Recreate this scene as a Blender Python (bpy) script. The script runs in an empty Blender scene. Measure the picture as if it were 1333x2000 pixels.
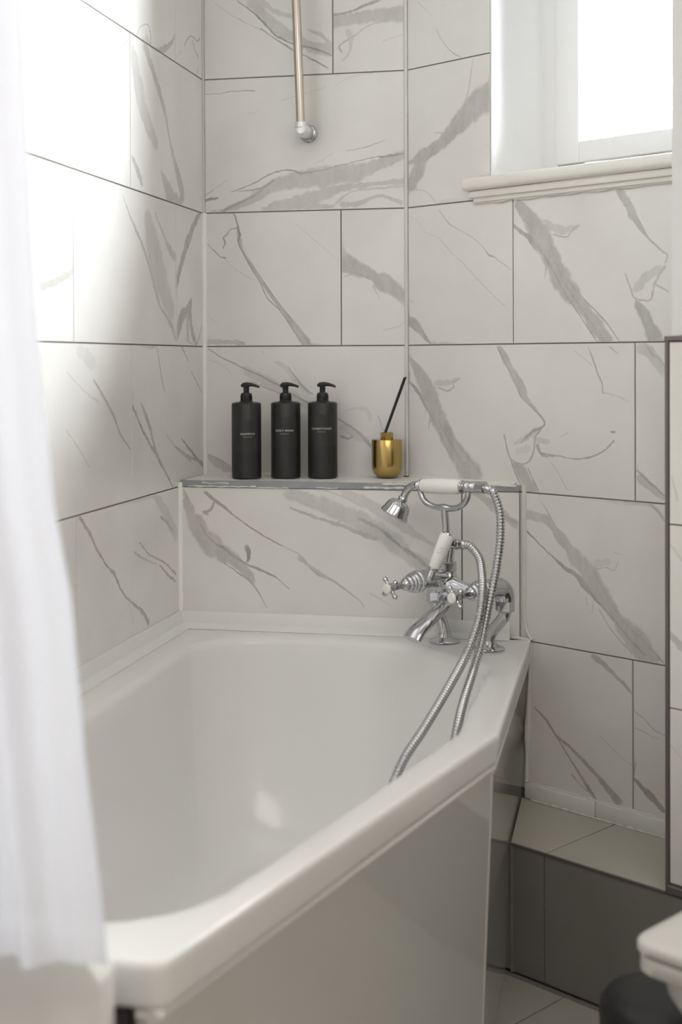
import bpy, bmesh, math, random
import numpy as np
from mathutils import Vector, Matrix, geometry
random.seed(4)
S = bpy.context.scene
C = S.collection
PI = math.pi

# ------------------------------------------------------------------ camera, light, exposure
YAW, PITCH, ROLL = 0.206371, 0.009622, -0.003582
fwd0 = Vector((-math.sin(YAW), math.cos(YAW), 0)); right0 = Vector((math.cos(YAW), math.sin(YAW), 0)); up0 = Vector((0, 0, 1))
fwd = fwd0 * math.cos(PITCH) - up0 * math.sin(PITCH)
upp = fwd0 * math.sin(PITCH) + up0 * math.cos(PITCH)
r3 = right0 * math.cos(ROLL) + upp * math.sin(ROLL)
u3 = upp * math.cos(ROLL) - right0 * math.sin(ROLL)
CAM = Vector((0.9345, -2.9546, 1.12))
cd = bpy.data.cameras.new('camera'); co = bpy.data.objects.new('camera', cd); C.objects.link(co)
m = Matrix((r3, u3, -fwd)).transposed().to_4x4(); m.translation = CAM; co.matrix_world = m
cd.sensor_fit = 'VERTICAL'; cd.sensor_height = 36.0; cd.sensor_width = 24.0
cd.lens = 2670.4 / 2000 * 36; cd.shift_y = -(1000 - 729.4) / 2000
cd.clip_start = 0.05
cd.dof.use_dof = True; cd.dof.focus_distance = 2.8; cd.dof.aperture_fstop = 3.2
S.camera = co

w = bpy.data.worlds.new('sky'); S.world = w; w.use_nodes = True
bg = w.node_tree.nodes['Background']
bg.inputs['Color'].default_value = (0.95, 0.97, 1.0, 1)
# overcast sky: three times brighter overhead than at the horizon, dull ground below it
SKY = 93.0
_nt = w.node_tree; _tc = _nt.nodes.new('ShaderNodeTexCoord'); _sp = _nt.nodes.new('ShaderNodeSeparateXYZ')
_nt.links.new(_tc.outputs['Generated'], _sp.inputs[0])
_mr = _nt.nodes.new('ShaderNodeMapRange'); _mr.inputs['From Min'].default_value = 0; _mr.inputs['From Max'].default_value = 1
_mr.inputs['To Min'].default_value = SKY/3; _mr.inputs['To Max'].default_value = SKY; _nt.links.new(_sp.outputs['Z'], _mr.inputs['Value'])
_gt = _nt.nodes.new('ShaderNodeMath'); _gt.operation = 'GREATER_THAN'; _gt.inputs[1].default_value = -.02; _nt.links.new(_sp.outputs['Z'], _gt.inputs[0])
_mx = _nt.nodes.new('ShaderNodeMix'); _mx.data_type = 'FLOAT'; _mx.inputs['A'].default_value = SKY*.30
_nt.links.new(_gt.outputs[0], _mx.inputs['Factor']); _nt.links.new(_mr.outputs['Result'], _mx.inputs['B']); _nt.links.new(_mx.outputs['Result'], bg.inputs['Strength'])

def area(name, loc, rot, sx, sy, power, col):
    l = bpy.data.lights.new(name, 'AREA'); l.shape = 'RECTANGLE'; l.size = sx; l.size_y = sy
    l.energy = power; l.color = col
    o = bpy.data.objects.new(name, l); C.objects.link(o); o.location = loc; o.rotation_euler = rot
    return o
_n = Vector((-.5547, -.832, 0)).normalized()
CORNER_W = Vector((.464, 0, 0)) + Vector((.832, -.5547, 0)).normalized()*.51 - _n*.25 + Vector((0, 0, 1.915))
fill = area('ceiling_fill', (1.25, -2.55, 2.36), (0, 0, 0), 1.6, 1.3, 16.0, (1.0, 0.95, 0.88))  # added fill light under the ceiling, out of view, brightens the room
port = area('window_portal', CORNER_W, (PI/2, 0, 0), 0.55, 0.83, 0.0, (1, 1, 1))
port.rotation_euler = _n.to_track_quat('-Z', 'Z').to_euler(); port.data.cycles.is_portal = True
fill['label'] = 'ceiling lamp as an added unseen light, above the picture'; fill['category'] = 'fill'

S.view_settings.view_transform = 'Standard'; S.view_settings.look = 'None'
S.view_settings.gamma = 1.0; S.view_settings.use_curve_mapping = False
S.view_settings.exposure = 0.58
S.cycles.use_denoising = True
S.cycles.max_bounces = 10; S.cycles.diffuse_bounces = 7; S.cycles.glossy_bounces = 5
S.cycles.transmission_bounces = 6; S.cycles.transparent_max_bounces = 8
S.cycles.sample_clamp_indirect = 6.0; S.cycles.caustics_reflective = False; S.cycles.caustics_refractive = False

# ------------------------------------------------------------------ materials
def mat(name, col=(.8,.8,.8), rough=.5, metal=0.0, noise=None, bump=None, **kw):
    """plain Principled material; noise=(scale, amount) varies the colour, bump=(scale, strength)"""
    M = bpy.data.materials.new(name); M.use_nodes = True
    nt = M.node_tree; b = nt.nodes['Principled BSDF']
    b.inputs['Base Color'].default_value = (*col, 1); b.inputs['Roughness'].default_value = rough
    b.inputs['Metallic'].default_value = metal
    for k, v in kw.items():
        b.inputs[k.replace('_', ' ')].default_value = v
    tc = nt.nodes.new('ShaderNodeTexCoord')
    if noise:
        n = nt.nodes.new('ShaderNodeTexNoise'); n.inputs['Scale'].default_value = noise[0]; n.inputs['Detail'].default_value = 4
        nt.links.new(tc.outputs['Object'], n.inputs['Vector'])
        mx = nt.nodes.new('ShaderNodeMix'); mx.data_type = 'RGBA'
        a = noise[1]
        mx.inputs['A'].default_value = (*[c*(1-a) for c in col], 1); mx.inputs['B'].default_value = (*[min(1, c*(1+a)) for c in col], 1)
        nt.links.new(n.outputs['Fac'], mx.inputs['Factor']); nt.links.new(mx.outputs['Result'], b.inputs['Base Color'])
    if bump:
        n2 = nt.nodes.new('ShaderNodeTexNoise'); n2.inputs['Scale'].default_value = bump[0]; n2.inputs['Detail'].default_value = 3
        nt.links.new(tc.outputs['Object'], n2.inputs['Vector'])
        bp = nt.nodes.new('ShaderNodeBump'); bp.inputs['Strength'].default_value = bump[1]; bp.inputs['Distance'].default_value = .002
        nt.links.new(n2.outputs['Fac'], bp.inputs['Height']); nt.links.new(bp.outputs['Normal'], b.inputs['Normal'])
    return M

def marble_material():
    M = bpy.data.materials.new('marble_tile'); M.use_nodes = True
    nt = M.node_tree; N = nt.nodes; L = nt.links; b = N['Principled BSDF']
    b.inputs['Roughness'].default_value = .22; b.inputs['Specular IOR Level'].default_value = .45
    tc = N.new('ShaderNodeTexCoord')
    at = N.new('ShaderNodeAttribute'); at.attribute_name = 'vein'
    n1 = N.new('ShaderNodeTexNoise'); n1.inputs['Scale'].default_value = 150; n1.inputs['Detail'].default_value = 5; n1.inputs['Roughness'].default_value = .7
    n2 = N.new('ShaderNodeTexNoise'); n2.inputs['Scale'].default_value = 34; n2.inputs['Detail'].default_value = 6; n2.inputs['Roughness'].default_value = .65
    mp = N.new('ShaderNodeMapping'); mp.inputs['Scale'].default_value = (1, 1, .4)
    L.new(tc.outputs['Object'], mp.inputs['Vector']); L.new(tc.outputs['Object'], n1.inputs['Vector']); L.new(mp.outputs['Vector'], n2.inputs['Vector'])
    a1 = N.new('ShaderNodeMath'); a1.operation = 'MULTIPLY_ADD'; a1.inputs[1].default_value = 1.1; a1.inputs[2].default_value = .24
    L.new(n2.outputs['Fac'], a1.inputs[0])
    a2 = N.new('ShaderNodeMath'); a2.operation = 'MULTIPLY_ADD'; a2.inputs[1].default_value = .5; a2.inputs[2].default_value = -.25
    L.new(n1.outputs['Fac'], a2.inputs[0])
    a3 = N.new('ShaderNodeMath'); a3.operation = 'ADD'; L.new(a1.outputs[0], a3.inputs[0]); L.new(a2.outputs[0], a3.inputs[1])
    # ragged edge: the profile across the vein, disturbed by fine noise, is cut to a mask
    ed = N.new('ShaderNodeAttribute'); ed.attribute_name = 'edge'
    n3 = N.new('ShaderNodeTexNoise'); n3.inputs['Scale'].default_value = 48; n3.inputs['Detail'].default_value = 6; n3.inputs['Roughness'].default_value = .75
    L.new(tc.outputs['Object'], n3.inputs['Vector'])
    e1 = N.new('ShaderNodeMath'); e1.operation = 'MULTIPLY_ADD'; e1.inputs[1].default_value = .46; e1.inputs[2].default_value = -.23
    L.new(n3.outputs['Fac'], e1.inputs[0])
    e2 = N.new('ShaderNodeMath'); e2.operation = 'ADD'; L.new(ed.outputs['Fac'], e2.inputs[0]); L.new(e1.outputs[0], e2.inputs[1])
    e3 = N.new('ShaderNodeMapRange'); e3.interpolation_type = 'SMOOTHSTEP'; e3.inputs['From Min'].default_value = .18; e3.inputs['From Max'].default_value = .46
    L.new(e2.outputs[0], e3.inputs['Value'])
    e4 = N.new('ShaderNodeMath'); e4.operation = 'MULTIPLY'; L.new(at.outputs['Fac'], e4.inputs[0]); L.new(e3.outputs['Result'], e4.inputs[1])
    a4 = N.new('ShaderNodeMath'); a4.operation = 'MULTIPLY'; a4.use_clamp = True
    L.new(e4.outputs[0], a4.inputs[0]); L.new(a3.outputs[0], a4.inputs[1])
    cl = N.new('ShaderNodeTexNoise'); cl.inputs['Scale'].default_value = 5; cl.inputs['Detail'].default_value = 5
    L.new(tc.outputs['Object'], cl.inputs['Vector'])
    cr = N.new('ShaderNodeValToRGB'); cr.color_ramp.elements[0].position = .3; cr.color_ramp.elements[0].color = (.715, .695, .665, 1)
    cr.color_ramp.elements[1].position = .62; cr.color_ramp.elements[1].color = (.785, .77, .745, 1)
    L.new(cl.outputs['Fac'], cr.inputs['Fac'])
    mx = N.new('ShaderNodeMix'); mx.data_type = 'RGBA'; mx.inputs['B'].default_value = (.155, .145, .138, 1)
    L.new(a4.outputs[0], mx.inputs['Factor']); L.new(cr.outputs['Color'], mx.inputs['A']); L.new(mx.outputs['Result'], b.inputs['Base Color'])
    return M

MARBLE = marble_material()
GROUT = mat('grout', (.20, .18, .16), .9, noise=(60, .3))
PAINT = mat('white_paint', (.74, .735, .725), .6, bump=(30, .05))
REVEAL = mat('reveal_paint', (.92, .92, .92), .5)
PAINT_D = mat('room_paint', (.68, .66, .63), .7)
CEIL = mat('ceiling_paint', (.80, .79, .77), .8)
UPVC = mat('window_plastic', (.92, .92, .92), .3)
SILLM = mat('sill_gloss_paint', (.80, .77, .72), .35, noise=(14, .05), bump=(25, .3))
ACRYL = mat('bath_acrylic', (.77, .765, .755), .16, noise=(3, .01))
PANELM = mat('gloss_bath_panel', (.70, .69, .67), .05)
SEAL = mat('seal_plastic', (.76, .76, .74), .35, noise=(40, .03))
WSIL = mat('white_silicone', (.88, .88, .86), .4, bump=(50, .3))
MSIL = mat('stone_silicone', (.66, .645, .615), .45, bump=(50, .3))
SILIC = mat('silicone', (.70, .69, .65), .45, noise=(50, .08), bump=(60, .5))
CHROME = mat('chrome', (.56, .56, .58), .09, 1.0)
CHROME2 = mat('hose_chrome', (.52, .52, .53), .18, 1.0)
NICKEL = mat('brushed_nickel', (.56, .49, .44), .22, 1.0)
BRASS = mat('brushed_brass', (.50, .35, .13), .22, 1.0, noise=(9, .06))
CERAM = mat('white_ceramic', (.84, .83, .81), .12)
BLACK = mat('matt_black_plastic', (.016, .0155, .0155), .42)
BLACK2 = mat('black_label', (.025, .024, .024), .32)
REED = mat('black_reed', (.018, .015, .02), .6)
INK = mat('white_print', (.75, .75, .73), .6)
DINK = mat('dark_print', (.22, .22, .22), .6)
PEWTER = mat('pewter_edge_trim', (.33, .335, .36), .45, .3, noise=(25, .18))
DTRIM = mat('dark_edge_trim', (.17, .145, .145), .4, .4)
RISER = mat('grey_riser_tile', (.20, .195, .18), .5, noise=(8, .12))
FLOORT = mat('pale_floor_tile', (.36, .35, .31), .4, noise=(6, .08))
SHELFT = mat('shelf_top_tile', (.80, .78, .74), .35, noise=(9, .06))
LEDGET = mat('pale_ledge_tile', (.44, .42, .365), .35, noise=(6, .08))
BIN = mat('black_bin_plastic', (.012, .012, .014), .4)
GAP_SHADE = mat('gap_shade', (.05, .04, .04), .9)  # near-black colour standing for the shade inside a gap
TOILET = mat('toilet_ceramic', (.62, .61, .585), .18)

def glass_mat():
    M = bpy.data.materials.new('window_glass'); M.use_nodes = True; nt = M.node_tree; nt.nodes.clear()
    o = nt.nodes.new('ShaderNodeOutputMaterial'); t = nt.nodes.new('ShaderNodeBsdfTransparent'); t.inputs['Color'].default_value = (.94, .96, .96, 1)
    g = nt.nodes.new('ShaderNodeBsdfGlossy'); g.inputs['Roughness'].default_value = .02
    f = nt.nodes.new('ShaderNodeFresnel'); mx = nt.nodes.new('ShaderNodeMixShader')
    nt.links.new(f.outputs[0], mx.inputs[0]); nt.links.new(t.outputs[0], mx.inputs[1]); nt.links.new(g.outputs[0], mx.inputs[2]); nt.links.new(mx.outputs[0], o.inputs[0])
    return M
GLASS = glass_mat()
def cloth_mat():
    M = bpy.data.materials.new('sheer_curtain_cloth'); M.use_nodes = True; nt = M.node_tree; nt.nodes.clear()
    o = nt.nodes.new('ShaderNodeOutputMaterial'); d = nt.nodes.new('ShaderNodeBsdfDiffuse'); t = nt.nodes.new('ShaderNodeBsdfTranslucent')
    tr = nt.nodes.new('ShaderNodeBsdfTransparent')
    wv = nt.nodes.new('ShaderNodeTexWave'); wv.inputs['Scale'].default_value = 300
    tc = nt.nodes.new('ShaderNodeTexCoord'); nt.links.new(tc.outputs['Object'], wv.inputs['Vector'])
    cr = nt.nodes.new('ShaderNodeMix'); cr.data_type = 'RGBA'; cr.inputs['A'].default_value = (.84, .84, .90, 1); cr.inputs['B'].default_value = (.84, .84, .90, 1)
    nt.links.new(wv.outputs['Fac'], cr.inputs['Factor'])
    nt.links.new(cr.outputs['Result'], d.inputs['Color']); nt.links.new(cr.outputs['Result'], t.inputs['Color'])
    m1 = nt.nodes.new('ShaderNodeMixShader'); m1.inputs[0].default_value = .5
    m2 = nt.nodes.new('ShaderNodeMixShader'); m2.inputs[0].default_value = .06
    nt.links.new(d.outputs[0], m1.inputs[1]); nt.links.new(t.outputs[0], m1.inputs[2])
    nt.links.new(m1.outputs[0], m2.inputs[1]); nt.links.new(tr.outputs[0], m2.inputs[2]); nt.links.new(m2.outputs[0], o.inputs[0])
    return M
CLOTH = cloth_mat()

# ------------------------------------------------------------------ helpers
def link(name, me, material, parent=None, smooth=None):
    if material: me.materials.append(material)
    if smooth is not None:
        me.polygons.foreach_set('use_smooth', [True]*len(me.polygons)); me.set_sharp_from_angle(angle=math.radians(smooth))
    o = bpy.data.objects.new(name, me); C.objects.link(o)
    if parent: o.parent = parent
    return o
def from_bm(name, bm, material, parent=None, smooth=35):
    bmesh.ops.recalc_face_normals(bm, faces=bm.faces)
    me = bpy.data.meshes.new(name); bm.to_mesh(me); bm.free()
    return link(name, me, material, parent, smooth)
def empty(name, loc, label=None, cat=None, group=None, kind=None):
    o = bpy.data.objects.new(name, None); o.empty_display_size = .05; C.objects.link(o); o.location = loc
    return tag(o, label, cat, group, kind)
def tag(o, label=None, cat=None, group=None, kind=None):
    if label: o['label'] = label
    if cat: o['category'] = cat
    if group: o['group'] = group
    if kind: o['kind'] = kind
    return o
def adopt(parent, o):
    """parent o, keeping it where it stands"""
    o.parent = parent; o.matrix_parent_inverse = Matrix.Translation(parent.location).inverted()
    return o
def prism(bm, poly, z0, z1, bevel=0, segs=2):
    """vertical prism over the 2D polygon"""
    b = [bm.verts.new((x, y, z0)) for x, y in poly]; t = [bm.verts.new((x, y, z1)) for x, y in poly]
    n = len(poly); fs = [bm.faces.new(t), bm.faces.new(b[::-1])]
    for i in range(n): fs.append(bm.faces.new((b[i], b[(i+1) % n], t[(i+1) % n], t[i])))
    if bevel:
        es = list({e for f in fs for e in f.edges})
        bmesh.ops.bevel(bm, geom=es, offset=bevel, segments=segs, profile=.5, affect='EDGES')
def box(bm, x0, x1, y0, y1, z0, z1, M=None, bevel=0, segs=2):
    n0 = set(bm.verts)
    prism(bm, [(x0, y0), (x1, y0), (x1, y1), (x0, y1)], z0, z1, bevel, segs)
    if M is not None:
        for v in bm.verts:
            if v not in n0: v.co = M @ v.co
def lathe(bm, prof, M=None, n=32, arc=None):
    """prof [(r, z)] turned about Z, ends closed where r = 0"""
    rings = []
    for r, z in prof:
        if r < 1e-6: rings.append([bm.verts.new((0, 0, z))])
        else: rings.append([bm.verts.new((r*math.cos(2*PI*i/n), r*math.sin(2*PI*i/n), z)) for i in range(n)])
    for a, b in zip(rings, rings[1:]):
        for i in range(n):
            j = (i+1) % n
            if len(a) == 1 and len(b) == 1: continue
            if len(a) == 1: bm.faces.new((a[0], b[j], b[i]))
            elif len(b) == 1: bm.faces.new((a[i], a[j], b[0]))
            else: bm.faces.new((a[i], a[j], b[j], b[i]))
    for R_, rev in ((rings[0], True), (rings[-1], False)):
        if len(R_) > 1: bm.faces.new(R_[::-1] if rev else R_)
    if M is not None:
        vs = [v for R_ in rings for v in R_]
        for v in vs: v.co = M @ v.co
def catmull(P, step):
    P = [Vector(p) for p in P]; out = []
    Q = [P[0]*2 - P[1]] + P + [P[-1]*2 - P[-2]]
    for i in range(1, len(Q)-2):
        p0, p1, p2, p3 = Q[i-1:i+3]; k = max(1, int((p2-p1).length/step))
        for j in range(k):
            t = j/k
            out.append(.5*((2*p1)+(p2-p0)*t+(2*p0-5*p1+4*p2-p3)*t*t+(3*p1-p0-3*p2+p3)*t**3))
    out.append(P[-1]); return out
def tube(bm, pts, rad, n=16, caps=True, flat=None):
    """round tube through pts; rad a number or one per point; flat=(side vector, ratio) makes it oval"""
    pts = [Vector(p) for p in pts]; k = len(pts); R_ = rad if hasattr(rad, '__len__') else [rad]*k
    tg = [(pts[min(i+1, k-1)]-pts[max(i-1, 0)]).normalized() for i in range(k)]
    a = tg[0].orthogonal().normalized(); rings = []
    if flat: a = (flat[0] - tg[0]*flat[0].dot(tg[0])).normalized()
    for i in range(k):
        if flat: a = (flat[0] - tg[i]*flat[0].dot(tg[i])).normalized()
        else: a = (a - tg[i]*a.dot(tg[i])).normalized()
        b = tg[i].cross(a)
        fr = flat[1] if flat else 1
        if hasattr(fr, '__len__'): fr = fr[i]
        rings.append([bm.verts.new(pts[i] + (a*math.cos(2*PI*j/n)*fr + b*math.sin(2*PI*j/n))*R_[i]) for j in range(n)])
    for p, q in zip(rings, rings[1:]):
        for j in range(n): bm.faces.new((p[j], p[(j+1) % n], q[(j+1) % n], q[j]))
    if caps: bm.faces.new(rings[0][::-1]); bm.faces.new(rings[-1])
def axis_M(p, d):
    """matrix taking +Z to direction d at point p"""
    d = Vector(d).normalized(); M = d.to_track_quat('Z', 'Y').to_matrix().to_4x4(); M.translation = Vector(p); return M

# ------------------------------------------------------------------ wall planes: origin, direction along, normal into the room
RD = Vector((.832, -.5547, 0)).normalized(); RN = Vector((-RD.y*-1, 0, 0))
RN = Vector((-.5547, -.832, 0)).normalized()
CORNER = Vector((.464, 0, 0))
PLANES = {
 'L': (Vector((0, 0, 0)), Vector((0, -1, 0)), Vector((1, 0, 0))),
 'B': (Vector((0, 0, 0)), Vector((1, 0, 0)), Vector((0, -1, 0))),
 'R': (CORNER, RD, RN),
 'S': (Vector((0, -.177, 0)), Vector((1, 0, 0)), Vector((0, -1, 0))),
 'C': (CORNER + RN*.23, RD, RN),
}
def wp(k, u, z, out=0.0):
    o, d, n = PLANES[k]; return o + d*u + n*out + Vector((0, 0, z))
def wM(k):
    """local (u, out, z) -> world for a wall plane"""
    o, d, n = PLANES[k]
    M = Matrix(((d.x, n.x, 0, o.x), (d.y, n.y, 0, o.y), (0, 0, 1, o.z), (0, 0, 0, 1)))
    return M
def wall_box(k, name, u0, u1, z0, z1, o0, o1, material, parent=None, bevel=0):
    bm = bmesh.new(); box(bm, u0, u1, o0, o1, z0, z1, wM(k), bevel); return from_bm(name, bm, material, parent, 35)
def slab(k, name, rects, thick, material, out=-.0025):
    """backing of a tiled wall, pieced from rectangles (u0, u1, z0, z1)"""
    bm = bmesh.new()
    for u0, u1, z0, z1 in rects: box(bm, u0, u1, out-thick, out, z0, z1, wM(k))
    return from_bm(name, bm, material, None, None)
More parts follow.
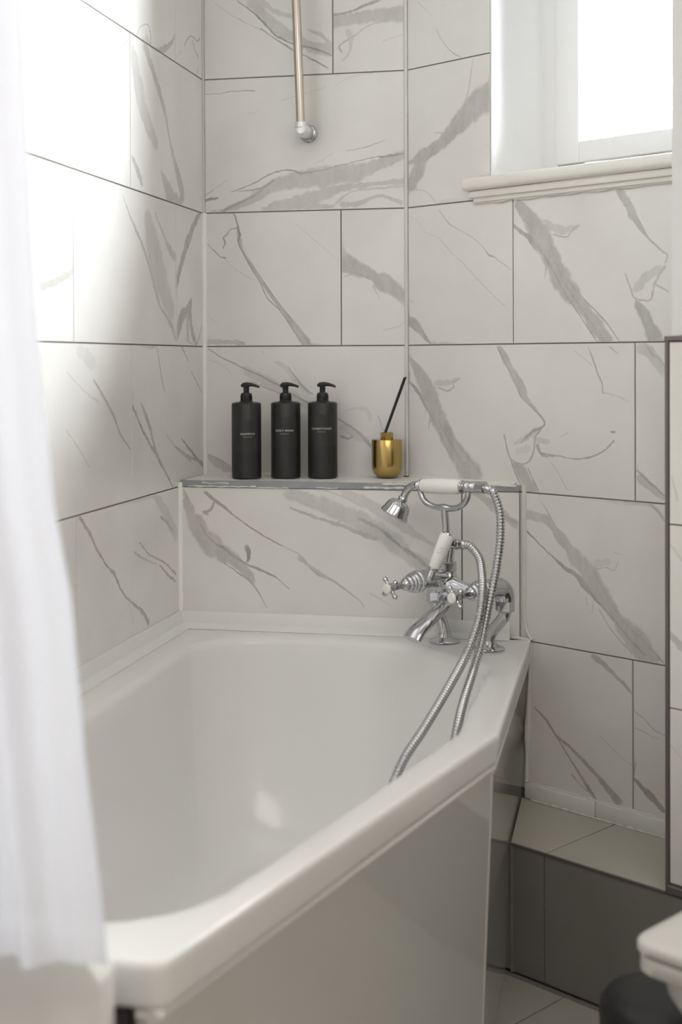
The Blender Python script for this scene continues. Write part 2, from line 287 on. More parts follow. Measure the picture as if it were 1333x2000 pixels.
VEINS = {
'B0a': [[0.8,[0.0818,1.9268,0.0021,0.1181,1.8967,0.0028,0.1507,1.8634,0.0042,0.1687,1.8432,0.0048,0.1975,1.8278,0.0034,0.2262,1.8176,0.0041,0.2656,1.8069,0.0034,0.2993,1.7896,0.0027]],[0.35,[0.1146,1.9179,0.0208,0.158,1.877,0.0242,0.1976,1.8435,0.0207,0.2477,1.8165,0.0206,0.2994,1.8035,0.024]],[0.7,[0.1362,1.8607,0.0021,0.1651,1.8382,0.0028,0.1975,1.8156,0.0034,0.2262,1.8002,0.0028,0.2619,1.781,0.0034,0.2904,1.763,0.0017]],[0.35,[0.023,1.9302,0.0014,0.0487,1.9076,0.0014,0.0706,1.8923,0.0011,0.1035,1.8729,0.0011,0.1362,1.8572,0.0017]],[0.3,[0.1328,1.9204,0.0138,0.1834,1.8896,0.0103,0.2193,1.8841,0.0104]],[0.35,[0.2443,1.8515,0.0051,0.2728,1.8395,0.0086,0.2994,1.8139,0.0068]]],
'B0b': [[0.38,[0.2996,1.8676,0.0261,0.3404,1.8706,0.0208,0.3897,1.8748,0.0242,0.4595,1.876,0.0275]],[0.65,[0.2997,1.8814,0.0049,0.3369,1.8863,0.0042,0.3757,1.8996,0.0063,0.4073,1.9099,0.007]],[0.5,[0.4247,1.8625,0.0014,0.3826,1.8545,0.0018,0.3473,1.8322,0.0021,0.3154,1.8131,0.0036,0.3207,1.799,0.0042]],[0.25,[0.3206,1.7799,0.0043,0.3366,1.7947,0.005,0.3402,1.8222,0.0106,0.3332,1.8433,0.0104]],[0.3,[0.4105,1.8169,0.0011,0.4594,1.8315,0.0014]]],
'B1': [[0.38,[0.0134,1.457,0.0021,0.0577,1.4594,0.0107,0.1127,1.479,0.0179,0.1601,1.5058,0.0249,0.2179,1.5215,0.0316,0.2823,1.5265,0.0349,0.3533,1.5347,0.0313,0.4061,1.5503,0.0209,0.4586,1.5674,0.0208]],[0.75,[0.0652,1.4973,0.0018,0.1128,1.5142,0.0025,0.1674,1.5388,0.0028,0.2072,1.5428,0.0031,0.2287,1.5352,0.0035,0.2753,1.5407,0.0017,0.3357,1.5543,0.0014,0.3921,1.5645,0.0021,0.4272,1.5668,0.0048,0.4586,1.5708,0.0021]],[0.7,[0.0835,1.4975,0.0014,0.1383,1.5064,0.0035,0.1637,1.5214,0.0043]],[0.65,[0.0448,1.4544,0.0058,0.0724,1.4696,0.0057,0.1127,1.4843,0.0029,0.1456,1.508,0.0029]],[0.35,[0.1563,1.4638,0.0141,0.2464,1.4789,0.0246,0.3178,1.4977,0.014,0.3884,1.506,0.0087,0.4584,1.5108,0.0103]],[0.3,[0.307,1.4668,0.0057,0.339,1.4901,0.0035,0.3884,1.4956,0.0048,0.4583,1.5005,0.0055]],[0.35,[0.3177,1.463,0.0104,0.3601,1.4653,0.0104,0.4024,1.4814,0.0062,0.4547,1.4628,0.0102]],[0.35,[0.1381,1.4573,0.0106,0.2104,1.4624,0.014,0.2999,1.46,0.0069]],[0.75,[0.0024,1.4785,0.0057,0.0191,1.4844,0.005,0.0357,1.4854,0.0018]],[0.35,[0.0062,1.4926,0.0029,0.0321,1.5095,0.0015,0.058,1.5264,0.0014]],[0.7,[0.0017,1.7193,0.0014,0.0405,1.7194,0.0014,0.0772,1.7238,0.0014,0.121,1.7219,0.0028]],[0.25,[0.1826,1.6982,0.0011,0.2186,1.7071,0.0011,0.2724,1.7198,0.0018,0.2831,1.7262,0.0011]],[0.2,[0.1026,1.6721,0.0011,0.1354,1.6767,0.0014]],[0.5,[0.3287,1.5812,0.0011,0.3676,1.5868,0.0021,0.4168,1.6015,0.0011]],[0.25,[0.261,1.555,0.0011,0.3003,1.578,0.0011]],[0.25,[0.3044,1.7253,0.0011,0.3399,1.7427,0.0011,0.3893,1.7491,0.0011]]],
'B2a': [[0.5,[0.0723,1.45,0.0029,0.0814,1.4234,0.0036,0.083,1.3881,0.0073,0.0975,1.3561,0.005,0.1229,1.3134,0.01,0.1482,1.2778,0.01,0.177,1.2388,0.0086,0.2022,1.207,0.0142,0.2237,1.1754,0.0196,0.238,1.1543,0.0213]],[0.85,[0.0723,1.45,0.0025,0.0832,1.4163,0.0033,0.086,1.4021,0.0033,0.0812,1.3846,0.0033,0.1011,1.3454,0.0022,0.1265,1.3027,0.0018,0.1481,1.2603,0.0018,0.177,1.2301,0.0018,0.2057,1.1895,0.0014,0.229,1.1543,0.0014]],[0.75,[0.1012,1.3525,0.0014,0.1555,1.2742,0.0018,0.1879,1.2317,0.0018,0.2237,1.1859,0.0014,0.2469,1.1542,0.0021]],[0.75,[0.0813,1.4163,0.0025,0.0648,1.416,0.0025,0.0574,1.4045,0.0022,0.0464,1.3977,0.0029,0.0507,1.3852,0.0026,0.0455,1.373,0.0022]],[0.75,[0.0094,1.3826,0.0022,0.0278,1.3645,0.0025,0.0425,1.3518,0.0028,0.0517,1.3516,0.0042]],[0.3,[0.0516,1.3463,0.0011,0.0791,1.3211,0.0014,0.1192,1.2993,0.0011]],[0.25,[0.2157,1.4219,0.0011,0.2604,1.3843,0.0011,0.3119,1.338,0.0011]],[0.35,[0.0084,1.1627,0.0142,0.049,1.1625,0.0085,0.0948,1.1569,0.0085]],[0.2,[0.0086,1.223,0.0014,0.0307,1.2016,0.0014]],[0.6,[0.071,1.1676,0.0018,0.0948,1.1604,0.0025,0.093,1.1544,0.0022]]],
'B2b': [[0.5,[0.319,1.3379,0.0347,0.3526,1.3217,0.0277,0.3877,1.3056,0.0259,0.4227,1.2843,0.0293,0.4593,1.2545,0.0275]],[0.6,[0.3207,1.3205,0.0028,0.3525,1.3113,0.0021,0.3842,1.2952,0.0021,0.4157,1.2706,0.0014]],[0.4,[0.3242,1.3048,0.0021,0.3419,1.3098,0.0021]],[0.3,[0.3877,1.2831,0.0017,0.4034,1.2552,0.0014]],[0.3,[0.4102,1.1854,0.0011,0.4434,1.1927,0.0014,0.4591,1.2046,0.0014]]],
'B3': [[0.65,[0.0101,1.1467,0.0022,0.0451,1.1252,0.0025,0.0854,1.1074,0.0028,0.111,1.095,0.0028,0.1365,1.0844,0.0035,0.1655,1.0686,0.0035,0.2088,1.0423,0.0028,0.2446,1.0231,0.0028]],[0.45,[0.1036,1.0774,0.0021,0.1364,1.0615,0.0028,0.1726,1.0475,0.0028,0.1943,1.0335,0.0035,0.2303,1.0196,0.0028]],[0.22,[0.1,1.0968,0.0178,0.1546,1.0686,0.0213,0.2159,1.0335,0.0177,0.2661,1.0057,0.0211]],[0.5,[0.1946,1.1071,0.0021,0.2161,1.0791,0.0032,0.2304,1.0616,0.0043,0.2519,1.0441,0.0028]],[0.2,[0.1621,1.1178,0.0035,0.1874,1.1072,0.0106,0.2089,1.0826,0.0107,0.2447,1.0476,0.0106]],[0.5,[0.1349,1.1425,0.0014,0.1411,1.1337,0.0014]],[0.55,[0.3088,0.9903,0.0035,0.3265,0.9799,0.0042,0.3513,0.9644,0.0035,0.3794,0.9334,0.0077,0.3829,0.93,0.0035]],[0.55,[0.3158,0.952,0.0056,0.33,0.9469,0.0042,0.3406,0.9505,0.0028]],[0.22,[0.3159,0.9746,0.0141,0.3371,0.9609,0.0175,0.3724,0.9438,0.014]],[0.6,[0.3983,0.9987,0.0011,0.4077,0.97,0.0014,0.4147,0.9649,0.0011]],[0.15,[0.3267,1.0095,0.0017,0.3691,1.0131,0.0104,0.3831,0.9889,0.0106]],[0.4,[0.0109,0.9087,0.0073,0.0293,0.8912,0.0182,0.0624,0.8703,0.0144]],[0.5,[0.009,0.9087,0.0018,0.0477,0.8914,0.0022,0.0624,0.8739,0.0018]],[0.25,[0.0119,1.1218,0.0014,0.0377,1.1129,0.0018,0.0634,1.0933,0.0014]]],
'S0': [[0.45,[0.0086,0.8463,0.0059,0.029,0.7903,0.0236,0.0523,0.7457,0.0352,0.0873,0.7184,0.0318,0.1222,0.6968,0.026,0.1511,0.6696,0.0174,0.1626,0.6531,0.0058]],[0.5,[0.0085,0.8237,0.003,0.0201,0.7901,0.003,0.023,0.7676,0.003]],[0.7,[0.0466,0.7709,0.0029,0.0699,0.7404,0.0035,0.1048,0.7188,0.0046,0.1396,0.6945,0.0046,0.1801,0.6788,0.0045,0.2088,0.6657,0.0023,0.2402,0.6415,0.0017]],[0.7,[0.0586,0.8415,0.0069,0.082,0.8222,0.0069,0.1226,0.7921,0.0034,0.1804,0.7542,0.0029,0.2263,0.7302,0.0023]],[0.45,[0.2263,0.7302,0.0017,0.2662,0.7117,0.0023,0.2945,0.6792,0.0045,0.3397,0.6584,0.0045,0.3901,0.6214,0.0028,0.4012,0.6053,0.0011]],[0.35,[0.2605,0.706,0.0102,0.2888,0.6874,0.0057,0.334,0.661,0.0056]],[0.7,[0.079,0.8222,0.0046,0.0702,0.8051,0.0057,0.0526,0.7992,0.0046,0.0613,0.7937,0.0023]],[0.8,[0.1485,0.7283,0.0093,0.1542,0.7144,0.007,0.1501,0.6975,0.0057]],[0.6,[0.0931,0.696,0.0029,0.1337,0.6691,0.0035,0.1568,0.653,0.0035,0.1741,0.6311,0.0023,0.1912,0.5993,0.0012]],[0.45,[0.2438,0.8112,0.0045,0.2893,0.7954,0.0056,0.357,0.7747,0.0067,0.4129,0.754,0.0089,0.4296,0.7516,0.0055]],[0.3,[0.2382,0.8444,0.0225,0.312,0.818,0.0279,0.3907,0.7864,0.0334,0.4463,0.7547,0.0334,0.5014,0.7124,0.0277,0.5344,0.6969,0.0221]],[0.65,[0.3907,0.7919,0.0056,0.4352,0.7709,0.0067,0.4739,0.739,0.0067,0.5124,0.7126,0.0067,0.5343,0.6942,0.0078]],[0.25,[0.3572,0.8464,0.0167,0.4243,0.8145,0.0222,0.4906,0.7721,0.0166,0.5454,0.7407,0.0055]],[0.3,[0.3121,0.8511,0.0033,0.3572,0.8353,0.0033,0.3908,0.8194,0.0033]],[0.25,[0.4125,0.6386,0.0034,0.4569,0.6126,0.0017]]],
'S1': [[0.35,[0.603,0.8612,0.0109,0.6273,0.8507,0.0109,0.665,0.8244,0.0163,0.7184,0.7851,0.0135]],[0.5,[0.6596,0.8351,0.0033,0.6917,0.8034,0.0038,0.7184,0.7878,0.0049]]],
'R0': [[0.3,[0.0348,1.8928,0.0017,0.0643,1.8653,0.0011]],[0.45,[0.0861,1.8286,0.0019,0.1077,1.795,0.0018,0.1363,1.766,0.0022,0.1574,1.7561,0.0026]]],
'R1': [[0.5,[-0.0005,1.5486,0.0048,0.0334,1.5561,0.018,0.0778,1.5704,0.028,0.1214,1.5953,0.0292,0.164,1.6277,0.0387,0.2057,1.6541,0.0399,0.2343,1.6633,0.0465]],[0.45,[0.0068,1.4921,0.0146,0.0258,1.5181,0.0293,0.0408,1.5442,0.0258]],[0.5,[-0.0005,1.553,0.003,0.0334,1.5605,0.0031,0.0779,1.5814,0.0025,0.1428,1.6143,0.0026,0.178,1.6472,0.0027]],[0.35,[0.1895,1.7494,0.0021,0.1782,1.6899,0.0028,0.1605,1.6442,0.0043,0.1534,1.6183,0.0043]],[0.3,[0.078,1.606,0.0022,0.1142,1.6027,0.0027]],[0.3,[0.0106,1.4918,0.0022,0.0554,1.4822,0.0017,0.0883,1.4546,0.0024]]],
'R2a': [[0.5,[0.0927,1.4405,0.0015,0.1238,1.4087,0.0019,0.157,1.3898,0.0014,0.1921,1.3711,0.0011,0.2193,1.3483,0.0015,0.2303,1.3362,0.0032,0.2461,1.3306,0.002,0.2581,1.3214,0.0016,0.2892,1.3019,0.0011]],[0.2,[0.0072,1.4334,0.0017,0.0316,1.4215,0.0011,0.0476,1.4004,0.0011,0.0925,1.3796,0.0011]],[0.33,[0.0925,1.3815,0.0013,0.121,1.3542,0.0015,0.1491,1.3312,0.0011,0.1918,1.2943,0.0011,0.2723,1.2285,0.0011]],[0.55,[0.0035,1.2085,0.013,0.0225,1.198,0.0179,0.0387,1.1837,0.014,0.052,1.1695,0.0093,0.0679,1.1554,0.0069]],[0.65,[0.0035,1.1964,0.0011,0.0306,1.1799,0.0013,0.0573,1.1595,0.0018]],[0.3,[0.0064,1.2516,0.0011,0.0187,1.2452,0.0011]]],
'R2b': [[0.5,[0.3054,1.4389,0.02,0.3377,1.4003,0.0314,0.3694,1.3572,0.0462,0.3944,1.3151,0.0437,0.4191,1.2685,0.0368,0.4555,1.2321,0.0328,0.4913,1.1915,0.0354,0.5235,1.1541,0.046]],[0.6,[0.2935,1.3932,0.0055,0.3247,1.3704,0.0098,0.3567,1.3452,0.0135]],[0.65,[0.2935,1.3932,0.0027,0.3312,1.3674,0.0027,0.3693,1.3317,0.0039,0.3943,1.2949,0.0029,0.419,1.2534,0.0023,0.4555,1.2072,0.0022,0.4972,1.1544,0.0022]],[0.65,[0.3882,1.3458,0.0024,0.4068,1.2993,0.0023,0.4374,1.2677,0.0022,0.4736,1.2315,0.0021,0.5149,1.1959,0.0027,0.5495,1.1538,0.0027]],[0.65,[0.4006,1.2996,0.0023,0.4313,1.258,0.0028,0.4675,1.2119,0.0028,0.4972,1.1766,0.0022]],[0.25,[0.3758,1.3923,0.0103,0.4132,1.3744,0.015,0.4438,1.3773,0.0072,0.4559,1.3814,0.0026]],[0.5,[0.3945,1.3682,0.0025,0.4254,1.3595,0.0025,0.4377,1.3702,0.0028,0.4529,1.3791,0.0027]],[0.35,[0.363,1.327,0.0023,0.3756,1.3059,0.0031,0.3724,1.2807,0.0025]],[0.5,[0.5472,1.4426,0.0157,0.5671,1.4118,0.0158,0.5896,1.3716,0.0155,0.6091,1.3487,0.006,0.6339,1.3258,0.0039,0.6529,1.3105,0.0036,0.6475,1.299,0.0043]],[0.45,[0.5612,1.2818,0.0044,0.5725,1.2572,0.0043,0.5838,1.2351,0.003,0.6172,1.2316,0.0041,0.6255,1.2598,0.0044,0.6475,1.2919,0.0053]],[0.3,[0.5838,1.2519,0.0158,0.6118,1.2747,0.0154,0.6393,1.2876,0.015]],[0.5,[0.5894,1.2229,0.0208,0.6061,1.2033,0.0291,0.6199,1.1743,0.0293,0.6336,1.1504,0.0317]],[0.5,[0.6255,1.2598,0.0029,0.6555,1.2444,0.0038]],[0.6,[0.5838,1.2351,0.0022,0.6061,1.1794,0.0022,0.6171,1.1506,0.0027]]],
'R3a': [[0.48,[0.009,1.1239,0.0082,0.0417,1.0841,0.0273,0.0652,1.0492,0.0361,0.0883,1.0059,0.0363,0.1112,0.9632,0.0328,0.1396,0.9254,0.0342,0.1842,0.8806,0.0487]],[0.6,[0.0058,1.0728,0.0052,0.0297,1.0531,0.0086,0.0592,1.014,0.0077]],[0.6,[0.0592,1.014,0.0033,0.0882,0.9754,0.0028,0.1111,0.9328,0.0022,0.1619,0.8793,0.0021]],[0.6,[0.0883,0.9929,0.0022,0.1169,0.9547,0.0032,0.1452,0.9171,0.0032,0.1675,0.8925,0.0021]],[0.6,[0.0884,1.0234,0.0017,0.117,0.9677,0.0022,0.1565,0.9305,0.002,0.2089,0.882,0.0025]],[0.3,[0.0533,1.0095,0.0024,0.0532,0.9985,0.0024]],[0.3,[0.065,0.9922,0.0029,0.0619,0.9702,0.0023]],[0.25,[0.0828,1.0713,0.0131,0.1174,1.0716,0.0104,0.1458,1.0804,0.0044]],[0.5,[0.0885,1.0604,0.0022,0.1173,1.0543,0.0026,0.1344,1.0631,0.0026,0.1316,1.0717,0.0025,0.1514,1.0805,0.0036]],[0.45,[0.2583,1.148,0.017,0.2768,1.1188,0.0179,0.2977,1.0856,0.0167,0.3132,1.0651,0.0178,0.3235,1.0447,0.0126,0.344,1.0246,0.0065,0.3642,1.0068,0.0047,0.3717,0.9968,0.0043]],[0.65,[0.2503,1.146,0.002,0.2925,1.0815,0.002,0.3132,1.0445,0.0019,0.3439,1.0205,0.0028,0.3717,0.9968,0.0039,0.3641,0.9844,0.0035,0.3387,0.9733,0.0043,0.3129,0.9539,0.0022]],[0.5,[0.2684,0.9667,0.0048,0.2736,0.9482,0.0037,0.2841,0.9195,0.003,0.3076,0.9091,0.0025,0.3309,0.9136,0.003,0.3437,0.9347,0.0039,0.3489,0.9635,0.0039,0.3641,0.9844,0.0037]],[0.25,[0.2973,0.9491,0.0069,0.3233,0.9625,0.011,0.3591,0.9802,0.0126]],[0.15,[0.3025,0.9328,0.0125,0.3335,0.9424,0.0124]],[0.25,[0.3539,0.9596,0.0099,0.3841,0.9567,0.0082]],[0.6,[0.3539,0.9474,0.0069,0.364,0.9315,0.0071,0.3841,0.9304,0.0057,0.4039,0.9294,0.0024,0.4479,0.9255,0.0024,0.4909,0.9335,0.0028,0.5236,0.9526,0.0032,0.5352,0.9647,0.0042]],[0.48,[0.2919,0.9075,0.0063,0.3076,0.9,0.0287,0.323,0.8803,0.0376,0.3384,0.8546,0.0428]],[0.6,[0.2841,0.9195,0.0021,0.2971,0.8912,0.0026,0.3204,0.8534,0.002]],[0.6,[0.3293,0.9012,0.002,0.3562,0.8557,0.0025]],[0.35,[0.3815,0.9222,0.0014,0.4039,0.8971,0.0014,0.4259,0.8644,0.0011]],[0.6,[0.5283,0.9812,0.0031,0.5375,0.9815,0.0047]],[0.35,[0.4436,1.1382,0.0013,0.4865,1.1084,0.0017]],[0.5,[0.4771,1.1439,0.0018,0.4889,1.1182,0.0037,0.4983,1.0947,0.0037,0.5076,1.0752,0.0032,0.5113,1.0557,0.0037]],[0.3,[0.5122,1.0557,0.0024,0.5423,1.0503,0.0012,0.5696,1.0392,0.0012]],[0.4,[0.5263,1.1454,0.0025,0.5447,1.1316,0.0012]],[0.25,[0.409,0.9658,0.0017,0.4286,0.9765,0.0025]]],
'R3b': [[0.3,[0.5877,1.1409,0.0115,0.6099,1.1369,0.0237,0.6275,1.1179,0.029,0.6448,1.0952,0.0248]],[0.5,[0.6055,1.1484,0.0021,0.6187,1.1293,0.0041,0.6318,1.1235,0.0024,0.6449,1.1103,0.0024]],[0.6,[0.5864,0.9112,0.0034,0.6095,0.8934,0.0042,0.6445,0.8672,0.0041]],[0.35,[0.5895,0.8961,0.0124,0.6183,0.8788,0.0124,0.6445,0.8616,0.0103]]],
'R4': [[0.38,[0.3231,0.8086,0.0177,0.3619,0.8048,0.0145,0.383,0.7928,0.0156,0.4122,0.7681,0.0239,0.441,0.7371,0.0277,0.4693,0.7132,0.0355,0.4972,0.6797,0.0317,0.5325,0.6378,0.0274,0.5633,0.6059,0.0362,0.5936,0.5843,0.0414,0.6197,0.5592,0.0415]],[0.6,[0.323,0.7757,0.004,0.3489,0.7589,0.004,0.3829,0.7347,0.0035,0.4162,0.7126,0.0076,0.445,0.7005,0.0077,0.4652,0.6793,0.0095,0.4892,0.6588,0.0077,0.509,0.6447,0.0023,0.5324,0.6246,0.0023,0.5671,0.5934,0.003,0.6029,0.5647,0.0038]],[0.55,[0.4853,0.7115,0.002,0.509,0.6777,0.0016,0.5479,0.63,0.0015,0.5936,0.5972,0.0019,0.6436,0.5581,0.003]],[0.5,[0.5011,0.6371,0.0016,0.5324,0.5984,0.0019,0.586,0.5573,0.0015]],[0.4,[0.3619,0.8357,0.0016,0.3788,0.8164,0.0025,0.4081,0.7779,0.0016,0.4572,0.7387,0.0012]],[0.45,[0.4973,0.7161,0.0016,0.517,0.7215,0.0013,0.5365,0.717,0.0019,0.5443,0.7342,0.0014]],[0.15,[0.4893,0.7253,0.0131,0.5248,0.7322,0.0097]],[0.4,[0.5366,0.7515,0.0014,0.5559,0.7485,0.0017]],[0.35,[0.4892,0.6588,0.002,0.4851,0.6284,0.0012]],[0.3,[0.4712,0.6599,0.0016,0.4732,0.6435,0.0016]],[0.45,[0.6183,0.8492,0.0057,0.6349,0.836,0.0072,0.6466,0.821,0.0044]]],
'R5a': [[0.5,[0.485,0.5468,0.0151,0.5087,0.5355,0.0115,0.54,0.5141,0.0054,0.5592,0.501,0.0062,0.5783,0.4847,0.0031]],[0.65,[0.3437,0.4216,0.0025,0.3778,0.3986,0.0059,0.3987,0.3752,0.0052,0.4359,0.3317,0.0043,0.4643,0.3007,0.0059,0.4923,0.2702,0.0059]],[0.6,[0.3987,0.3752,0.004,0.4277,0.3605,0.0057,0.4684,0.3351,0.0073,0.5043,0.3094,0.0114,0.5434,0.2752,0.0162]],[0.3,[0.5005,0.3949,0.0012,0.5474,0.3646,0.0012,0.5742,0.3506,0.0011]],[0.4,[0.4358,0.3047,0.0042,0.4562,0.2889,0.0041,0.4804,0.2775,0.0032]]],
'R5b': [[0.5,[0.5801,0.4558,0.0018,0.6009,0.4466,0.0023,0.6232,0.4283,0.0026,0.646,0.4231,0.0017]],[0.3,[0.582,0.4253,0.0028,0.6083,0.419,0.0021,0.6342,0.4128,0.0014]],[0.65,[0.578,0.3286,0.0054,0.6006,0.3141,0.01,0.623,0.2998,0.01,0.6458,0.2826,0.0077]]],
'C1': [[0.3,[0.8055,0.9271,0.0033,0.8103,0.9104,0.0033,0.8167,0.8883,0.0065]]],
'C2': [[0.25,[0.7988,0.816,0.0032,0.8243,0.7902,0.0077]],[0.4,[0.7986,0.6682,0.0097,0.8241,0.6492,0.0161]]],
'C3': [[0.3,[0.7983,0.4861,0.0011,0.8238,0.4628,0.0011]]],
'L3a': [[0.5,[0.3165,1.1497,0.0037,0.2816,1.0772,0.0046,0.2661,1.056,0.0026]],[0.5,[0.161,1.153,0.0057,0.1097,1.1185,0.0029]],[0.6,[0.0923,1.0963,0.0028,0.0141,1.0482,0.0028]],[0.6,[0.4583,1.0344,0.0063,0.3933,0.9789,0.0073,0.3248,0.9308,0.0071,0.2841,0.9038,0.0061,0.2209,0.8556,0.0039]],[0.5,[0.4115,1.0395,0.0034,0.3638,0.9942,0.0134,0.3346,0.952,0.0076,0.2944,0.9115,0.0065]],[0.7,[0.1639,0.9542,0.0037,0.0949,0.9226,0.0065,0.0103,0.8828,0.0079]],[0.5,[0.1977,0.9383,0.0043,0.1186,0.9131,0.0066,0.0102,0.8904,0.0049]],[0.3,[0.2621,0.9685,0.0031,0.1867,0.9322,0.0049,0.0953,0.9004,0.0065]]],
'L3b': [[0.5,[0.6535,1.0877,0.004,0.6137,1.0611,0.0062,0.5559,1.0188,0.007,0.5219,0.9825,0.0051,0.4687,0.9504,0.003]],[0.35,[0.7749,1.0018,0.0017,0.7242,0.9698,0.0023,0.6714,0.9305,0.0019]],[0.15,[0.7219,1.1401,0.0187,0.6531,1.1164,0.023]],[0.25,[0.7736,1.1024,0.0023,0.6927,1.066,0.0023,0.6301,1.0462,0.0044]]],
'L4a': [[0.65,[0.7184,0.8472,0.0072,0.673,0.8135,0.0068,0.6339,0.7751,0.0059,0.5852,0.7403,0.0044,0.5558,0.7234,0.008,0.5173,0.6855,0.005,0.4728,0.6586,0.0049,0.4174,0.6324,0.0079,0.3695,0.5985,0.011]],[0.65,[0.4202,0.7654,0.0037,0.3676,0.7348,0.0032,0.2765,0.7047,0.0041,0.2016,0.6688,0.0055]],[0.65,[0.3077,0.7058,0.0038,0.2558,0.6771,0.0064,0.2019,0.6527,0.0035]],[0.4,[0.4532,0.7501,0.0044,0.3775,0.7228,0.0036,0.3179,0.7073,0.0021]],[0.25,[0.3361,0.8498,0.0159,0.2749,0.8125,0.0239,0.2004,0.7508,0.0263]],[0.6,[0.296,0.801,0.0054,0.2542,0.7822,0.0038,0.2222,0.7642,0.0042]],[0.25,[0.4819,0.657,0.0028,0.4551,0.613,0.0022]]],
'L2a': [[0.65,[0.0243,1.4504,0.0149,0.0735,1.4155,0.0137,0.1084,1.3828,0.0205,0.1426,1.3456,0.0212,0.1719,1.312,0.025,0.1886,1.2797,0.0099]],[0.6,[0.0889,1.2527,0.007,0.1191,1.2328,0.0143,0.1528,1.2131,0.0231,0.1862,1.1704,0.0156]],[0.6,[0.0889,1.2527,0.0132,0.098,1.2201,0.0171,0.0813,1.1802,0.015,0.0554,1.1561,0.0064]],[0.4,[0.1192,1.2248,0.0169,0.1117,1.1609,0.0169]],[0.7,[0.0146,1.2007,0.0037,0.0329,1.1756,0.0035,0.0528,1.1562,0.0038]]],
'L2b': [[0.45,[0.5036,1.4351,0.0026,0.455,1.3911,0.0071,0.3942,1.3464,0.0086,0.3452,1.2936,0.0084,0.3018,1.2387,0.0078,0.249,1.2077,0.0061,0.1904,1.1612,0.0055]],[0.4,[0.3214,1.4193,0.0044,0.2696,1.3792,0.0077,0.2313,1.3518,0.0146,0.1918,1.3367,0.0168]],[0.3,[0.3651,1.4025,0.0397,0.3299,1.3441,0.059,0.2861,1.2846,0.056,0.2253,1.2238,0.0363]],[0.6,[0.2719,1.2222,0.0022,0.2257,1.1981,0.0038,0.1942,1.1755,0.0032]]],
'L2c': [[0.4,[0.8746,1.2395,0.0128,0.8107,1.2551,0.0135,0.743,1.2758,0.0118]]],
'L1a': [[0.3,[0.4472,1.7236,0.0229,0.4176,1.6629,0.0379,0.3793,1.6076,0.0345,0.3151,1.5601,0.0256]],[0.45,[0.3773,1.7446,0.0207,0.3214,1.6958,0.0172,0.2632,1.6392,0.014,0.2378,1.5978,0.0067]],[0.5,[0.2463,1.6107,0.0049,0.2031,1.5453,0.013,0.1491,1.4849,0.0267,0.1588,1.4601,0.025]],[0.45,[0.2822,1.5085,0.0052,0.2309,1.4693,0.0336,0.1772,1.4551,0.0219]],[0.45,[0.4502,1.5126,0.0081,0.42,1.49,0.0149,0.3971,1.4659,0.0093]]],
'L1b': [[0.5,[0.4544,1.7459,0.0014,0.5279,1.6979,0.0027,0.5633,1.6723,0.0031,0.5973,1.6739,0.003,0.6374,1.6492,0.0064,0.7077,1.6008,0.0093,0.7684,1.5513,0.0098,0.8261,1.5112,0.0134,0.8486,1.4847,0.0056,0.8707,1.4542,0.0033]],[0.25,[0.5736,1.6701,0.0042,0.5834,1.706,0.0031,0.6301,1.7029,0.0049,0.6164,1.741,0.0046]],[0.3,[0.9063,1.5531,0.0106,0.9018,1.5007,0.0212,0.876,1.458,0.0205]]],
'L0a': [[0.65,[0.1304,1.7999,0.004,0.1065,1.8203,0.0032,0.0774,1.8324,0.0024,0.0379,1.8314,0.003,0.0176,1.8452,0.0037]],[0.55,[0.0726,1.825,0.0043,0.0483,1.803,0.0048,0.0285,1.7935,0.0041]],[0.3,[0.1909,1.7601,0.0022,0.1447,1.7849,0.0015]],[0.4,[0.0287,1.7765,0.0036,0.0491,1.7478,0.0036]]],
'L0b': [[0.5,[0.1947,1.8103,0.0038,0.2084,1.7911,0.0088,0.2527,1.7668,0.0127,0.2956,1.7517,0.0114]],[0.4,[0.424,1.753,0.0037,0.4004,1.7773,0.0024,0.3527,1.7887,0.0044,0.3451,1.7546,0.0121,0.3691,1.7629,0.0152]],[0.3,[0.946,1.6346,0.0037,0.9202,1.6735,0.0094,0.8726,1.7077,0.0081]]],
}

# ------------------------------------------------------------------ marble tiles with veins cut into the face mesh
def smooth_line(P, step=.004):
    """P [(u, z, width)] -> dense curve with a little natural wander"""
    pts = catmull([Vector(p) for p in P], step)
    out = []; n = len(pts)
    for i, p in enumerate(pts):
        a = pts[max(i-1, 0)]; b = pts[min(i+1, n-1)]; t = Vector((b.x-a.x, b.y-a.y)); 
        if t.length < 1e-7: continue
        t.normalize()
        from mathutils import noise as mn
        s = p.x*61+p.y*47
        amp = .0012 + .10*min(p.z, .02)
        off = (mn.noise(Vector((s, 1.3, P[0][0]*90)))+.7*mn.noise(Vector((s*3.1, 7.7, 2)))+.45*mn.noise(Vector((s*8.3, 2.7, 5))))*amp
        wd = max(p.z, .0015)*(1+.5*mn.noise(Vector((s*1.7, 3.1, P[0][1]*90)))+.35*mn.noise(Vector((s*6.1, 9.1, P[0][1]*50))))
        out.append((p.x - t.y*off, p.y + t.x*off, wd, t.x, t.y))
    return out
def clip(a, b, r):
    x0, z0 = a; x1, z1 = b; dx, dz = x1-x0, z1-z0; t0, t1 = 0., 1.
    for p, q in ((-dx, x0-r[0]), (dx, r[1]-x0), (-dz, z0-r[2]), (dz, r[3]-z0)):
        if abs(p) < 1e-12:
            if q < 0: return None
        else:
            t = q/p
            if p < 0: t0 = max(t0, t)
            else: t1 = min(t1, t)
    if t0 >= t1: return None
    return (x0+dx*t0, z0+dz*t0), (x0+dx*t1, z0+dz*t1)
